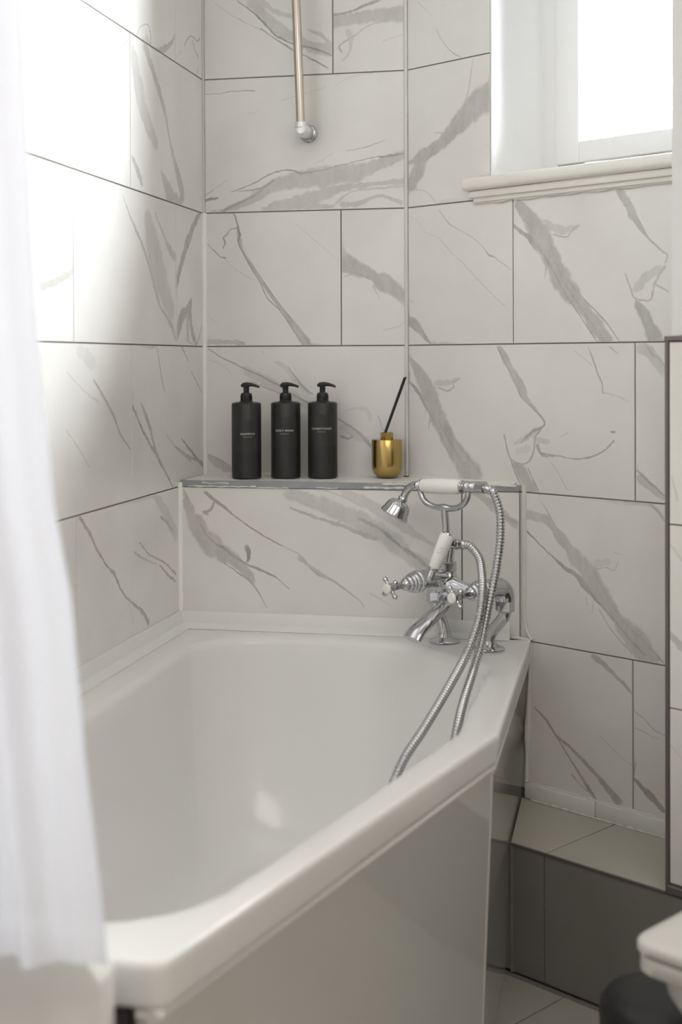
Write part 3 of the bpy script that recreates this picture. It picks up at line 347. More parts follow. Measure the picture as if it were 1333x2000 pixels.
def tile(k, vid, u0, u1, z0, z1, parent, material=None, ch=.0006, gap=.0026, name='tile', rot=None):
    material = material or MARBLE
    g = gap/2; u0 += g; u1 -= g; z0 += g; z1 -= g
    r = (u0+ch, u1-ch, z0+ch, z1-ch)
    veins = VEINS.get(vid, []) if vid else []
    V = [Vector((r[0], r[2])), Vector((r[1], r[2])), Vector((r[1], r[3])), Vector((r[0], r[3]))]; Ed = [(0, 1), (1, 2), (2, 3), (3, 0)]
    segs = []
    for s, Q in veins:
        P = [tuple(Q[i:i+3]) for i in range(0, len(Q), 3)]
        L = smooth_line(P)
        n = len(L)
        for i, a in enumerate(L[:-1]):
            b = L[i+1]
            e0 = min(1, i/3+.15) if n > 6 else 1; e1 = min(1, (n-2-i)/3+.15) if n > 6 else 1
            segs.append((a[0], a[1], b[0], b[1], max(a[2], .0006)/2, s*(.85+.15*min(e0, e1))*1.0))
        (xa, za, wa_, ta_, tb_), (xb, zb, wb_, tc_, td_) = L[0], L[-1]
        for q in ((xa-ta_*wa_*.8, za-tb_*wa_*.8), (xb+tc_*wb_*.8, zb+td_*wb_*.8)):
            if r[0] < q[0] < r[1] and r[2] < q[1] < r[3]: V.append(Vector(q))
        for f in (-1.5, -.7, 0, .7, 1.5):
            if f in (-.7, .7) and max(p[2] for p in P) < .003: continue
            prev = None
            for (x, z, wd, tx, tz) in L:
                q = (x - tz*wd/2*f, z + tx*wd/2*f)
                if prev:
                    c = clip(prev, q, r)
                    if c:
                        i0 = len(V); V.append(Vector(c[0])); V.append(Vector(c[1])); Ed.append((i0, i0+1))
                prev = q
    if segs:
        nx, nz = max(2, int((r[1]-r[0])/.012)), max(2, int((r[3]-r[2])/.012))
        V += [Vector((r[0]+(r[1]-r[0])*(i+.5*(j % 2))/nx, r[2]+(r[3]-r[2])*j/nz)) for i in range(1, nx) for j in range(1, nz)]
        vo, _, fo, *_ = geometry.delaunay_2d_cdt(V, Ed, [], 0, 1e-5)
    else:
        vo, fo = V, [(0, 1, 2, 3)]
    n = len(vo); A = np.array([(v.x, v.y) for v in vo]); val = np.zeros(n); pro = np.zeros(n); st = np.zeros(n)
    if segs:
        for (ax, az, bx, bz, h, s) in segs:
            d = np.array((bx-ax, bz-az)); L2 = d@d + 1e-12; pa = A-np.array((ax, az))
            t = np.clip(pa@d/L2, 0, 1); dist = np.hypot(*(pa-t[:, None]*d).T)/h
            prof = np.clip((1.5-dist)/1.5, 0, 1); sc_ = s*np.minimum(1, prof*2.2)
            m_ = sc_ > val; val[m_] = sc_[m_]; pro[m_] = prof[m_]; st[m_] = s
    M = wM(k); verts = [M @ Vector((v.x, 0, v.y)) for v in vo]; faces = [tuple(f) for f in fo]
    # chamfer, sides
    fr = [(u0+ch, z0+ch), (u1-ch, z0+ch), (u1-ch, z1-ch), (u0+ch, z1-ch)]; ou = [(u0, z0), (u1, z0), (u1, z1), (u0, z1)]
    b = n
    verts += [M @ Vector((x, 0, z)) for x, z in fr] + [M @ Vector((x, -ch, z)) for x, z in ou] + [M @ Vector((x, -.0025, z)) for x, z in ou]
    for i in range(4):
        j = (i+1) % 4
        faces += [(b+i, b+j, b+4+j, b+4+i), (b+4+i, b+4+j, b+8+j, b+8+i)]
    pro = np.concatenate([pro, np.zeros(12)]); st = np.concatenate([st, np.zeros(12)])
    me = bpy.data.meshes.new(name); me.from_pydata([tuple(v) for v in verts], [], faces)
    at = me.attributes.new('vein', 'FLOAT', 'POINT'); at.data.foreach_set('value', st.astype(np.float32))
    at = me.attributes.new('edge', 'FLOAT', 'POINT'); at.data.foreach_set('value', pro.astype(np.float32))
    # face normals towards the room
    bm = bmesh.new(); bm.from_mesh(me)
    nrm = PLANES[k][2]
    for f in bm.faces:
        f.normal_update()
        if f.normal.dot(nrm) < -1e-4: f.normal_flip()
    bm.to_mesh(me); bm.free(); me.update()
    return link(name, me, material, parent)

Z = [2.4, 2.352, 2.052, 1.752, 1.452, 1.152, .852, .552, .252]
SHZ = .865          # top of the tiled shelf
wl = tag(slab('L', 'wall_left', [(-.1, 3.8, 0, 2.4)], .1, GROUT), kind='structure')
rowsL = [('L0', 1.752, 2.052, [0, .19, .79, 1.39, 1.99]), (None, 2.052, 2.352, [0, .46, 1.06, 1.66, 1.99]), ('L1', 1.452, 1.752, [0, .46, 1.06, 1.66, 1.99]),
         ('L2', 1.152, 1.452, [0, .19, .74, 1.34, 1.94]), ('L3', .852, 1.152, [0, .46, 1.06, 1.66, 1.94]), ('L4', .552, .852, [0, .177, .733, 1.333, 1.94]), (None, 2.352, 2.4, [0, .6, 1.2, 1.8, 1.99])]
for vid, z0, z1, us in rowsL:
    for i in range(len(us)-1):
        tile('L', vid and vid + 'abcd'[i if vid != 'L4' else i-1] if not (vid == 'L4' and i == 0) else None, us[i]+(.003 if i == 0 else 0), us[i+1], z0, z1, wl)
pl = wall_box('L', 'painted_panel', 1.992, 3.8, 0, 2.4, -.0025, .004, PAINT_D, wl)
wb = tag(slab('B', 'wall_back', [(-.09, .56, 0, 2.4)], .1, GROUT), kind='structure')
for vid, u0, u1, z0, z1 in [('B0a', 0, .30, 1.752, 2.052), ('B0b', .30, .464, 1.752, 2.052), (None, 0, .464, 2.052, 2.352), (None, 0, .464, 2.352, 2.4),
                            ('B1', 0, .464, 1.452, 1.752), ('B2a', 0, .317, 1.152, 1.452), ('B2b', .317, .464, 1.152, 1.452), ('B3', 0, .464, SHZ, 1.152)]:
    tile('B', vid, max(u0, .003), min(u1, .461), z0, z1, wb)
WU0, WU1, WZ0, WZ1 = .235, .785, 1.498, 2.33     # window opening
wr = tag(slab('R', 'wall_right', [(-.08, WU0, 0, 2.4), (WU1, 2.2, 0, 2.4), (WU0, WU1, 0, 1.452), (WU0, WU1, WZ1, 2.4)], .1, GROUT), kind='structure')
for vid, u0, u1, z0, z1 in [(None, .003, WU0, 2.052, 2.4), (None, WU0, WU1, WZ1, 2.4), (None, WU1, .82, 1.452, 2.4), ('R0', .003, WU0, 1.752, 2.052), ('R1', .003, WU0, 1.452, 1.752),
                            ('R2a', .003, .293, 1.152, 1.452), ('R2b', .293, .82, 1.152, 1.452), ('R3a', .003, .583, .852, 1.152), ('R3b', .583, .82, .852, 1.152),
                            ('R4', .30, .82, .552, .852), ('R5a', .30, .577, .252, .552), ('R5b', .577, .82, .252, .552)]:
    tile('R', vid, u0, u1, z0, z1, wr)

# ------------------------------------------------------------------ rest of the shell
def wall_quad(name, p, q, z1, material, th=.06):
    """plain wall from p to q, thickness outward (to the right of p->q)"""
    p = Vector(p); q = Vector(q); d = (q-p).normalized(); n = Vector((d.y, -d.x))
    bm = bmesh.new(); prism(bm, [tuple(p), tuple(q), tuple(q+n*th), tuple(p+n*th)], 0, z1)
    return tag(from_bm(name, bm, material, None, None), kind='structure')
wall_quad('wall_front', (0, -3.8), (1.9, -3.8), 2.4, PAINT_D)
wall_quad('wall_far_right', (1.9, -3.8), (1.9, -.95), 2.4, PAINT_D)
bm = bmesh.new(); prism(bm, [(-.1, -3.86), (1.96, -3.86), (2.4, -1.2), (2.4, -1.1), (.6, .1), (-.1, .1)], 2.4, 2.5)
tag(from_bm('ceiling', bm, CEIL, None, None), kind='structure')
bm = bmesh.new(); prism(bm, [(-.1, -3.86), (1.96, -3.86), (2.2, -1.1), (.6, .1), (-.1, .1)], -.1, -.004)
fl = tag(from_bm('floor', bm, GROUT, None, None), kind='structure')
# floor tiles, laid parallel to the window wall (u along it, v away from it)
def floor_piece(u0, u1, v0, v1, z0, z1, name, material, parent, bevel=.0007, cut=None):
    g = .0015
    P = [CORNER + RD*a + RN*b for a, b in ((u0+g, v0+g), (u1-g, v0+g), (u1-g, v1-g), (u0+g, v1-g))]
    bm = bmesh.new(); prism(bm, [(p.x, p.y) for p in P], z0, z1, bevel, 1)
    for co_, no_ in (cut or []):
        bmesh.ops.bisect_plane(bm, geom=bm.verts[:]+bm.edges[:]+bm.faces[:], plane_co=co_, plane_no=no_, clear_outer=True)
        bmesh.ops.holes_fill(bm, edges=[e for e in bm.edges if e.is_boundary])
    if not bm.faces: bm.free(); return None
    return from_bm(name, bm, material, parent, None)
room_cut = [(Vector((.002, 0, 0)), Vector((-1, 0, 0))), (Vector((1.898, 0, 0)), Vector((1, 0, 0))), (Vector((0, -3.798, 0)), Vector((0, -1, 0)))]
for i in range(-4, 6):
    for j in range(0, 13):
        u0 = -.004 + .6*i + (.0 if j % 2 == 0 else .3); v0 = .245 + .3*j
        c = CORNER + RD*(u0+.3) + RN*(v0+.15)
        if c.x < -.3 or c.x > 2.2 or c.y < -4.1: continue
        floor_piece(u0, u0+.6, v0, v0+.3, -.003, 0, 'floor_tile', FLOORT, fl, cut=room_cut)

# raised tiled ledge under the window wall
LZ = .235
le = empty('tiled_ledge', (.87, -.40, 0), 'low tiled ledge with pale top and dark grey front between bath and window wall', 'ledge')
def led(o): return adopt(le, o)
bm = bmesh.new()
q = [CORNER+RD*.33+RN*.004, CORNER+RD*1.55+RN*.004, CORNER+RD*1.55+RN*.2275, CORNER+RD*.476+RN*.2275]
prism(bm, [(.7245, -.182)] + [(p.x, p.y) for p in q[1:]] + [(.7245, -.4525)], 0, LZ-.003)
led(from_bm('core', bm, GROUT, None, None))
xcut = [(Vector((.7250, 0, 0)), Vector((-1, 0, 0)))]
for a, b in ((.31, .543), (.543, 1.143), (1.143, 1.55)):
    led(floor_piece(a, b, .003, .2285, LZ-.003, LZ, 'top_tile', LEDGET, None, cut=xcut))
for a, b in ((.4445, .543), (.543, 1.143), (1.143, 1.55)):
    o = wall_box('C', 'front_tile', a+.001, b-.001, .003, LZ-.004, -.0025, .0, RISER); led(o)
bm = bmesh.new(); box(bm, .4465, .792, -.004, .0012, LZ-.004, LZ+.0008, wM('C')); led(tag(from_bm('edge_bead', bm, DTRIM, None, None)))

# white strip along the foot of the window wall, on the ledge
for i, (a, b) in enumerate(((.326, .496), (.498, .82))):
    bm = bmesh.new(); box(bm, a, b, .0005, .009, LZ+.001, LZ+.0315, wM('R'), .002)
    o = from_bm('trim_%d' % (i+1), bm, SEAL); tag(o, kind='structure')
bm = bmesh.new()
for a, b, z in ((.341, .82, LZ+.0325),):
    n = 40; pts = [wp('R', a+(b-a)*i/n, z+.0006*math.sin(i*2.3), .003) for i in range(n+1)]
    tube(bm, pts, [.0028+.0008*math.sin(i*1.7) for i in range(n+1)], 8)
n = 40; pts = [wp('R', .345+(.81-.345)*i/n, LZ+.0015, .011) for i in range(n+1)]
tube(bm, pts, [.0016+.0010*math.sin(i*2.9) for i in range(n+1)], 8)
tag(from_bm('trim_3', bm, SILIC), kind='structure')

# tiled boxing (half height) with painted wall above
bx = empty('tiled_boxing', tuple(wp('C', 1.1, LZ)), 'half-height marble-tiled boxing with dark metal edges right of the window wall', 'boxing')
def bxa(o): return adopt(bx, o)
BZ = 1.155
bm = bmesh.new(); box(bm, .797, 1.75, -.2255, -.0025, LZ+.001, BZ-.004, wM('C')); bxa(from_bm('core', bm, GROUT, None, None))
for vid, z0, z1 in (('C3', .252, .543), ('C2', .543, .847), ('C1', .847, BZ-.006)):
    bxa(tile('C', vid, .800, 1.35, z0, z1, None)); bxa(tile('C', None, 1.35, 1.75, z0, z1, None))
bm = bmesh.new(); box(bm, .7925, .7995, -.012, .0015, LZ+.001, BZ+.003, wM('C'), .0012, 1); bxa(from_bm('edge_trim', bm, DTRIM))
bm = bmesh.new(); box(bm, .7925, 1.75, -.012, .0035, BZ-.005, BZ+.003, wM('C'), .0012, 1); bxa(from_bm('edge_trim', bm, DTRIM))
bm = bmesh.new(); box(bm, .797, 1.75, -.012, .004, LZ+.001, LZ+.014, wM('C'), .0012, 1); bxa(from_bm('edge_trim', bm, DTRIM))
bm = bmesh.new(); box(bm, .804, 1.75, -.226, -.004, BZ+.004, 2.399, wM('C')); tag(from_bm('wall_boxing_upper', bm, PAINT, None, None), kind='structure')

# window, set in the angled wall
win = empty('window_1', tuple(wp('R', WU0, WZ0, -.17)), kind='structure')
def wa(o): return adopt(win, o)
def jamb(name, u0, u1, z0, z1, o0, o1, m_=UPVC, bev=.003): 
    bm = bmesh.new(); box(bm, u0, u1, o0, o1, z0, z1, wM('R'), bev); return wa(from_bm(name, bm, m_))
jamb('reveal', WU0-.05, WU0+.004, 1.45, WZ1+.05, -.30, -.1035, REVEAL, 0); jamb('reveal', WU0+.0005, WU0+.004, 1.497, WZ1, -.1035, -.0005, REVEAL, 0)
jamb('reveal', WU1-.004, WU1+.05, 1.45, WZ1+.05, -.30, -.1035, REVEAL, 0); jamb('reveal', WU1-.004, WU1-.0005, 1.497, WZ1, -.1035, -.0005, REVEAL, 0)
jamb('reveal', WU0, WU1, WZ1-.004, WZ1+.05, -.30, -.1035, REVEAL, 0); jamb('reveal', WU0+.004, WU1-.004, WZ1-.004, WZ1-.0005, -.1035, -.0005, REVEAL, 0)
jamb('reveal', WU0, WU1, 1.44, 1.49, -.30, -.003, PAINT, 0)
FO0, FO1 = -.235, -.172
jamb('frame', WU0, WU0+.045, WZ0, WZ1, FO0, FO1); jamb('frame', WU1-.045, WU1, WZ0, WZ1, FO0, FO1)
jamb('frame', WU0+.045, WU1-.045, WZ0-.006, WZ0+.032, FO0, FO1); jamb('frame', WU0+.045, WU1-.045, WZ1-.04, WZ1, FO0, FO1)
sa = jamb('sash', WU0+.047, WU0+.105, WZ0+.034, WZ1-.042, FO0+.01, FO1+.012)
jamb('sash', WU1-.105, WU1-.047, WZ0+.034, WZ1-.042, FO0+.01, FO1+.012)
jamb('sash', WU0+.105, WU1-.105, WZ0+.034, WZ0+.078, FO0+.01, FO1+.010); jamb('sash', WU0+.105, WU1-.105, WZ1-.09, WZ1-.042, FO0+.01, FO1+.010)
jamb('pane', WU0+.1, WU1-.1, WZ0+.07, WZ1-.08, -.206, -.203, GLASS, 0)
bm = bmesh.new()   # small handle at the head of the sash
box(bm, WU0+.098, WU0+.150, FO1+.012, FO1+.03, 1.889, 1.905, wM('R'), .003); wa(from_bm('handle', bm, PEWTER))
# sill board with rounded nose and apron below
bm = bmesh.new(); box(bm, .176, .83, -.17, .030, 1.470, 1.496, wM('R'), .009, 3); wa(from_bm('window_sill', bm, SILLM))
bm = bmesh.new(); box(bm, .186, .83, .0005, .017, 1.455, 1.4695, wM('R'), .003, 2)
box(bm, .196, .83, .0005, .010, 1.446, 1.4555, wM('R'), .002, 2); wa(from_bm('sill_apron', bm, SILLM))
bm = bmesh.new(); n = 24
pts = [wp('R', .192+(.60)*i/n, 1.4455+.0015*math.sin(i*1.9), .003) for i in range(n+1)]
tube(bm, pts, [.003+.0018*math.sin(i*2.6) for i in range(n+1)], 8)
pts = [wp('R', .205, 1.499, .004), wp('R', .218, 1.503, .004), wp('R', .236, 1.500, .002)]; tube(bm, pts, [.002, .006, .003], 10)
wa(from_bm('caulk', bm, SILIC))

# ------------------------------------------------------------------ boxed shelf behind the bath
sh = empty('tiled_shelf', (.36, -.09, .56), 'marble-tiled boxed shelf with grey metal edge trim behind the bath taps', 'shelf')
def sha(o): return adopt(sh, o)
def rwx(y): return CORNER.x + (-y)*RD.x/(-RD.y)     # x of the window wall at depth y
bm = bmesh.new(); prism(bm, [(.003, -.1745), (rwx(-.1745)-.004, -.1745), (CORNER.x-.002, -.003), (.003, -.003)], .0, SHZ-.003); sha(from_bm('core', bm, GROUT, None, None))
for a, b in ((.003, .32), (.322, None)):
    bm = bmesh.new()
    poly = [(a, -.172), (b, -.172), (b, -.003), (a, -.003)] if b else [(a, -.172), (rwx(-.172)-.004, -.172), (CORNER.x-.002, -.003), (a, -.003)]
    prism(bm, poly, SHZ-.003, SHZ, .0006, 1); sha(from_bm('top_tile', bm, SHELFT, None, None))
sha(tile('S', 'S0', .004, .604, .552, SHZ-.0125, None)); sha(tile('S', 'S1', .604, .722, .552, SHZ-.0125, None))
bm = bmesh.new(); box(bm, .003, .722, -.010, .0014, SHZ-.0125, SHZ+.0008, wM('S'), .0008, 1); sha(from_bm('edge_trim', bm, PEWTER))
# smears of sealant on the trim
rng = random.Random(3)
def smear(x0, x1, z, r, seed):
    bm = bmesh.new()
    rg = random.Random(seed); n = max(4, int((x1-x0)/.008))
    pts = [Vector((x0+(x1-x0)*i/n, -.177-.0018, z+rg.uniform(-.0008, .0008))) for i in range(n+1)]
    tube(bm, pts, [r*rg.uniform(.3, 1) for _ in range(n+1)], 6); sha(from_bm('sealant', bm, SILIC))
smear(.02, .17, SHZ-.011, .0028, 1); smear(.05, .11, SHZ-.004, .0018, 2); smear(.17, .24, SHZ-.012, .0016, 3); smear(.40, .56, SHZ-.009, .0034, 5); smear(.30, .345, SHZ-.011, .0014, 6); smear(.44, .715, SHZ-.0005, .0032, 7); smear(.56, .70, SHZ+.0012, .0026, 8)
# sealant beads in the corners
def bead(name, p, q, r, seed, n=30, wob=.25, m_=SILIC):
    rg = random.Random(seed); bm = bmesh.new(); p = Vector(p); q = Vector(q)
    pts = [p.lerp(q, i/n) for i in range(n+1)]
    rr = r if hasattr(r, '__call__') else (lambda t: r)
    tube(bm, pts, [rr(i/n)*(1+rg.uniform(-wob, wob)*.4) for i in range(n+1)], 10); return tag(from_bm(name, bm, m_), kind='structure')
bead('trim_4', (.0022, -.0022, SHZ-.001), (.0022, -.0022, 1.452), .0062, 1, 40, .12, WSIL)
bead('trim_14', (.001, -.001, 1.448), (.001, -.001, 2.35), .0030, 1, 60, .1, MSIL)
bead('trim_5', (CORNER.x-.001, -.001, SHZ+.002), (CORNER.x-.001, -.001, 2.35), .0044, 2, 60, .1, MSIL)
bead('trim_6', (.0015, -.1775, .585), (.0015, -.1775, SHZ-.003), .0060, 3, 30, .1, WSIL)
bead('trim_7', (rwx(-.1785)-.0005, -.1785, .59), (rwx(-.1785)-.0005, -.1785, SHZ+.002), .0050, 4)
bead('trim_8', (.003, -.002, SHZ+.001), (.455, -.002, SHZ+.001), .0036, 5)
a = wp('R', .01, SHZ+.001, .002); b = wp('R', .30, SHZ+.001, .002); bead('trim_9', a, b, .0046, 6)

# ------------------------------------------------------------------ bathtub
RIM = .555
OUT = [(.004, -.184), (.7445, -.184), (.7445, -.885), (.508, -1.742), (.004, -1.742)]
INN = [(.085, -.245), (.475, -.245), (.685, -.43), (.686, -.88), (.595, -1.255), (.488, -1.665), (.085, -1.665)]
def round_poly(P, R_, k=10):
    out = []; n = len(P)
    for i in range(n):
        p = Vector(P[i]); a = Vector(P[i-1]); b = Vector(P[(i+1) % n]); r = R_[i] if hasattr(R_, '__len__') else R_
        d1 = (a-p).normalized(); d2 = (b-p).normalized(); ang = d1.angle(d2); t = r/math.tan(ang/2)
        t = min(t, (a-p).length*.49, (b-p).length*.49); r2 = t*math.tan(ang/2)
        c = p + (d1+d2).normalized()*(r2/math.sin(ang/2)); s = p+d1*t; e = p+d2*t
        a0 = math.atan2(s.y-c.y, s.x-c.x); a1 = math.atan2(e.y-c.y, e.x-c.x); da = (a1-a0+PI) % (2*PI)-PI
        for j in range(k+1): out.append((c.x+r2*math.cos(a0+da*j/k), c.y+r2*math.sin(a0+da*j/k)))
    return out
CEN = Vector((.33, -.90))
angs = sorted(set([round(2*PI*i/150, 5) for i in range(150)] + [round(math.atan2(y-CEN.y, x-CEN.x) % (2*PI), 5) for x, y in round_poly(OUT, [.004, .006, .02, .02, .004], 5)]))
def ray_loop(P):
    out = []; n = len(P)
    for a in angs:
        d = Vector((math.cos(a), math.sin(a))); best = None
        for i in range(n):
            p = Vector(P[i]); q = Vector(P[(i+1) % n]); e = q-p; den = d.x*e.y-d.y*e.x
            if abs(den) < 1e-12: continue
            w_ = p-CEN; t = (w_.x*e.y-w_.y*e.x)/den; s = (w_.x*d.y-w_.y*d.x)/den
            if t > 0 and -1e-6 <= s <= 1+1e-6 and (best is None or t > best): best = t
        out.append(CEN+d*best)
    return out
def inset(P, k):     # move loop towards the centre by k metres (along the rays)
    return [p + (CEN-p).normalized()*k for p in P]
Lo = ray_loop(round_poly(OUT, [.004, .006, .02, .02, .004], 5))
Li = ray_loop(round_poly(INN, [.15, .12, .10, .22, .35, .16, .12]))
BOT = [(.20, -.42), (.46, -.42), (.56, -.55), (.56, -.9), (.50, -1.15), (.43, -1.36), (.20, -1.36)]
Lb = ray_loop(round_poly(BOT, .12))
tub = empty('bathtub', (.37, -.96, 0), 'white acrylic tapered bathtub with chamfered end under the marble walls', 'bathtub')
def ta(o): return adopt(tub, o)
bm = bmesh.new(); rings = []
def ring(P, z): rings.append([bm.verts.new((p.x, p.y, z)) for p in P])
ring(inset(Lo, .012), RIM-.046); ring(inset(Lo, .006), RIM-.046); ring(inset(Lo, .0045), RIM-.044); ring(inset(Lo, .004), RIM-.040); ring(Lo, RIM-.010); ring(Lo, RIM-.006)
for k in (1, 2, 3):
    t = k/3*PI/2; ring(inset(Lo, .006*(1-math.cos(t))), RIM-.006+.006*math.sin(t))
ring(inset(Lo, .012), RIM+.0002)
mid = [a.lerp(b, .5) for a, b in zip(Lo, Li)]; ring(mid, RIM+.0005); ring(inset(Li, -.012), RIM)
for k in (1, 2, 3, 4):
    t = k/4*PI/2*.86; ring(inset(Li, -.012+.020*math.sin(t)), RIM-.020*(1-math.cos(t)))
for f in (.06, .14, .25, .38, .52, .66, .78, .88, .95, 1.0):
    s = f; z = RIM-.02-.385*(math.sin(min(1, f)*PI/2)**1.15); k_ = f**1.55
    ring([a.lerp(b, k_) for a, b in zip(inset(Li, .010), Lb)], z)
ring([a.lerp(CEN, .5) for a in Lb], RIM-.408)
for a, b in zip(rings, rings[1:]):
    n = len(a)
    for i in range(n): bm.faces.new((a[i], a[(i+1) % n], b[(i+1) % n], b[i]))
bm.faces.new(rings[-1])
ta(from_bm('tub_shell', bm, ACRYL, None, 50))
# side panels: each a thin sheet with a folded top edge, leaning inwards to the floor
def panel(name, p, q, inset_top, inset_bot, z1=RIM-.047):
    p = Vector(p); q = Vector(q); d = (q-p).normalized(); n = Vector((-d.y, d.x))   # n points into the tub
    bm = bmesh.new(); L = (q-p).length
    prof = [(inset_top+.004, z1), (inset_top-.001, z1-.005), (inset_top-.001, z1-.008), (inset_top+.004, z1-.016), (inset_bot, .002), (inset_bot+.006, .002), (inset_top+.014, z1)]
    a = [bm.verts.new((*(p+n*o), z)) for o, z in prof]; b = [bm.verts.new((*(q+n*o), z)) for o, z in prof]
    k = len(prof)
    for i in range(k): bm.faces.new((a[i], a[(i+1) % k], b[(i+1) % k], b[i]))
    bm.faces.new(a); bm.faces.new(b[::-1])
    return ta(from_bm(name, bm, PANELM, None, 60))
def nin(p, q):
    return p, q
# the order of points puts the inward normal to the left of p->q
panel('end_panel', (.7445, -.884), (.7445, -.181), .006, .030)
panel('front_panel', (.508, -1.740), (.7435, -.886), .006, .030)
panel('foot_panel_and_gap', (.478, -1.742), (.506, -1.742), .008, .020)
bm = bmesh.new(); box(bm, .43, .470, -1.732, -1.722, .002, RIM-.05); ta(from_bm('foot_panel_and_gap', bm, GAP_SHADE, None, None))  # dark sheet painting the shade in the slot beside the foot panel
# plastic seal strip on the rim, against the tiles
def seal(name, p, q, nrm):
    p = Vector(p); q = Vector(q); n = Vector(nrm); prof = [(.0, .034), (.004, .034), (.008, .026), (.010, .010), (.026, .0045), (.030, .0015), (.030, .0008), (0, .0008)]
    bm = bmesh.new(); a = [bm.verts.new(p+n*o+Vector((0, 0, RIM+z))) for o, z in prof]
    b = [bm.verts.new(q+n*o+Vector((0, 0, RIM+z))) for o, z in prof]; k = len(prof)
    for i in range(k): bm.faces.new((a[i], a[(i+1) % k], b[(i+1) % k], b[i]))
    bm.faces.new(a); bm.faces.new(b[::-1]); return tag(from_bm(name, bm, SEAL, None, 40), kind='structure')
seal('trim_10', (.0005, -.1785, 0), (.0005, -1.76, 0), (1, 0, 0))
seal('trim_11', (.0005, -.1775, 0), (.702, -.1775, 0), (0, -1, 0))
# rough bead where bath, shelf and window wall meet, and down the joint beside the bath
bm = bmesh.new(); rg = random.Random(9)
pts = [Vector((.704, -.180, .557)), Vector((.716, -.183, .558)), Vector((.727, -.187, .557)), Vector((.737, -.192, .556)), Vector((.743, -.200, .553))]
tube(bm, pts, [.002, .004, .003, .0045, .003], 10)
pts = [wp('R', .322, .600, .002), wp('R', .326, .580, .003), wp('R', .333, .566, .003), wp('R', .341, .556, .003)]; tube(bm, pts, [.0015, .0035, .0030, .0040], 10)
tag(from_bm('trim_12', bm, SILIC), kind='structure')
bead('trim_13', wp('R', .339, .550, .003), wp('R', .328, .268, .004), lambda t: .0042+.0045*math.exp(-((t-.62)/.13)**2), 11, 40)

# boxing across the foot of the bath, under the curtain hem
bm = bmesh.new(); pf = [(.006, 0), (.470, 0), (.470, .560), (.440, .600), (.006, .604)]
fa_ = [bm.verts.new((x, -1.802, z)) for x, z in pf]; fb_ = [bm.verts.new((x, -1.765, z)) for x, z in pf]
bm.faces.new(fa_); bm.faces.new(fb_[::-1])
for i in range(5): bm.faces.new((fa_[i], fa_[(i+1) % 5], fb_[(i+1) % 5], fb_[i]))
bmesh.ops.bevel(bm, geom=bm.edges[:], offset=.003, segments=2, profile=.5, affect='EDGES'); o = from_bm('foot_boxing', bm, PAINT)
tag(o, 'white painted upright board across the foot of the bath, under the curtain', 'boxing')

# ------------------------------------------------------------------ bath shower mixer, local frame (b along the body, s towards the bath, z up)
O = Vector((.6175, -.262, RIM+.0005)); th = math.radians(-30)
VB = Vector((math.cos(th), math.sin(th), 0)); VS = Vector((math.sin(th), -math.cos(th), 0)); VZ = Vector((0, 0, 1))
def X(b, s, z): return O + VB*b + VS*s + VZ*z
def D(b, s, z): return VB*b + VS*s + VZ*z
mx = empty('bath_shower_mixer', tuple(O), 'chrome deck-mounted bath and shower mixer with crosshead taps on the bath rim', 'tap')
def ma(name, bm, m_=CHROME, sm=40): return adopt(mx, from_bm(name, bm, m_, None, sm))
for (bf, be) in ((-.049, -.070), (.061, .099)):
    bm = bmesh.new(); lathe(bm, [(0, 0), (.029, 0), (.0305, .002), (.029, .0045), (.022, .007), (.0155, .011), (.0135, .018), (0, .019)], axis_M(X(bf, 0, 0), VZ), 36); ma('flange', bm)
    bm = bmesh.new()
    pts = catmull([X(bf, 0, .010), X(bf, 0, .022), X(bf+(be-bf)*.25, 0, .038), X(bf+(be-bf)*.75, 0, .060), X(be, 0, .074), X(be, 0, .088)], .003)
    tube(bm, pts, .0118, 20); ma('leg', bm)
    bm = bmesh.new(); lathe(bm, [(0, .078), (.016, .078), (.0185, .081), (.0185, .098), (.017, .101), (.0195, .102), (.0195, .1055), (0, .106)], axis_M(X(be, 0, 0), VZ), 6); ma('union_nut', bm, CHROME, 25)
    # elbow and valve barrel
    bm = bmesh.new()
    pts = catmull([X(be, 0, .100), X(be, .001, .112), X(be*.98, .010, .124), X(be*.96, .030, .128), X(be*.95, .062, .127)], .003)
    tube(bm, pts, [.0195]*len(pts), 24); ma('elbow', bm)
    hb = -.075 if be < 0 else .082
    a = X(be*.94, .060, .127); c = X(hb, .142, .122); dv = (c-a).normalized()
    bm = bmesh.new(); lathe(bm, [(0, -.002), (.0205, -.002), (.0222, .001), (.0222, .006), (.0195, .008), (.0210, .012), (.0205, .016), (.0172, .018), (.0185, .023), (.0152, .025), (.0158, .031), (.0120, .034), (.0125, .040), (.0085, .044), (.0078, .048), (.0068, .050), (.0068, .064), (0, .064)], axis_M(a, dv), 36); ma('bonnet', bm)
    # crosshead
    H = axis_M(c, dv); bm = bmesh.new()
    lathe(bm, [(0, -.014), (.0075, -.014), (.0095, -.008), (.0095, .002), (.0085, .004), (0, .004)], H, 24)
    for i in range(4):
        g = math.radians(38)+i*PI/2; e = Vector((math.cos(g), math.sin(g), 0))
        p0 = H @ (e*.005+Vector((0, 0, -.004))); p1 = H @ (e*.015+Vector((0, 0, -.004))); p2 = H @ (e*.0225+Vector((0, 0, -.004)))
        tube(bm, [p0, p0.lerp(p1, .5), p1, p1.lerp(p2, .4), p2, H @ (e*.0250+Vector((0, 0, -.004)))], [.0048, .0036, .0038, .0054, .0050, .002], 12)
    hd = ma('crosshead', bm)
    bm = bmesh.new(); lathe(bm, [(0, .003), (.0102, .003), (.0102, .0055), (.0088, .0074), (0, .0080)], H, 28)
    dsc = from_bm('tap_disc', bm, CERAM); adopt(hd, dsc); dsc.matrix_parent_inverse = hd.matrix_world.inverted() if False else Matrix.Identity(4)
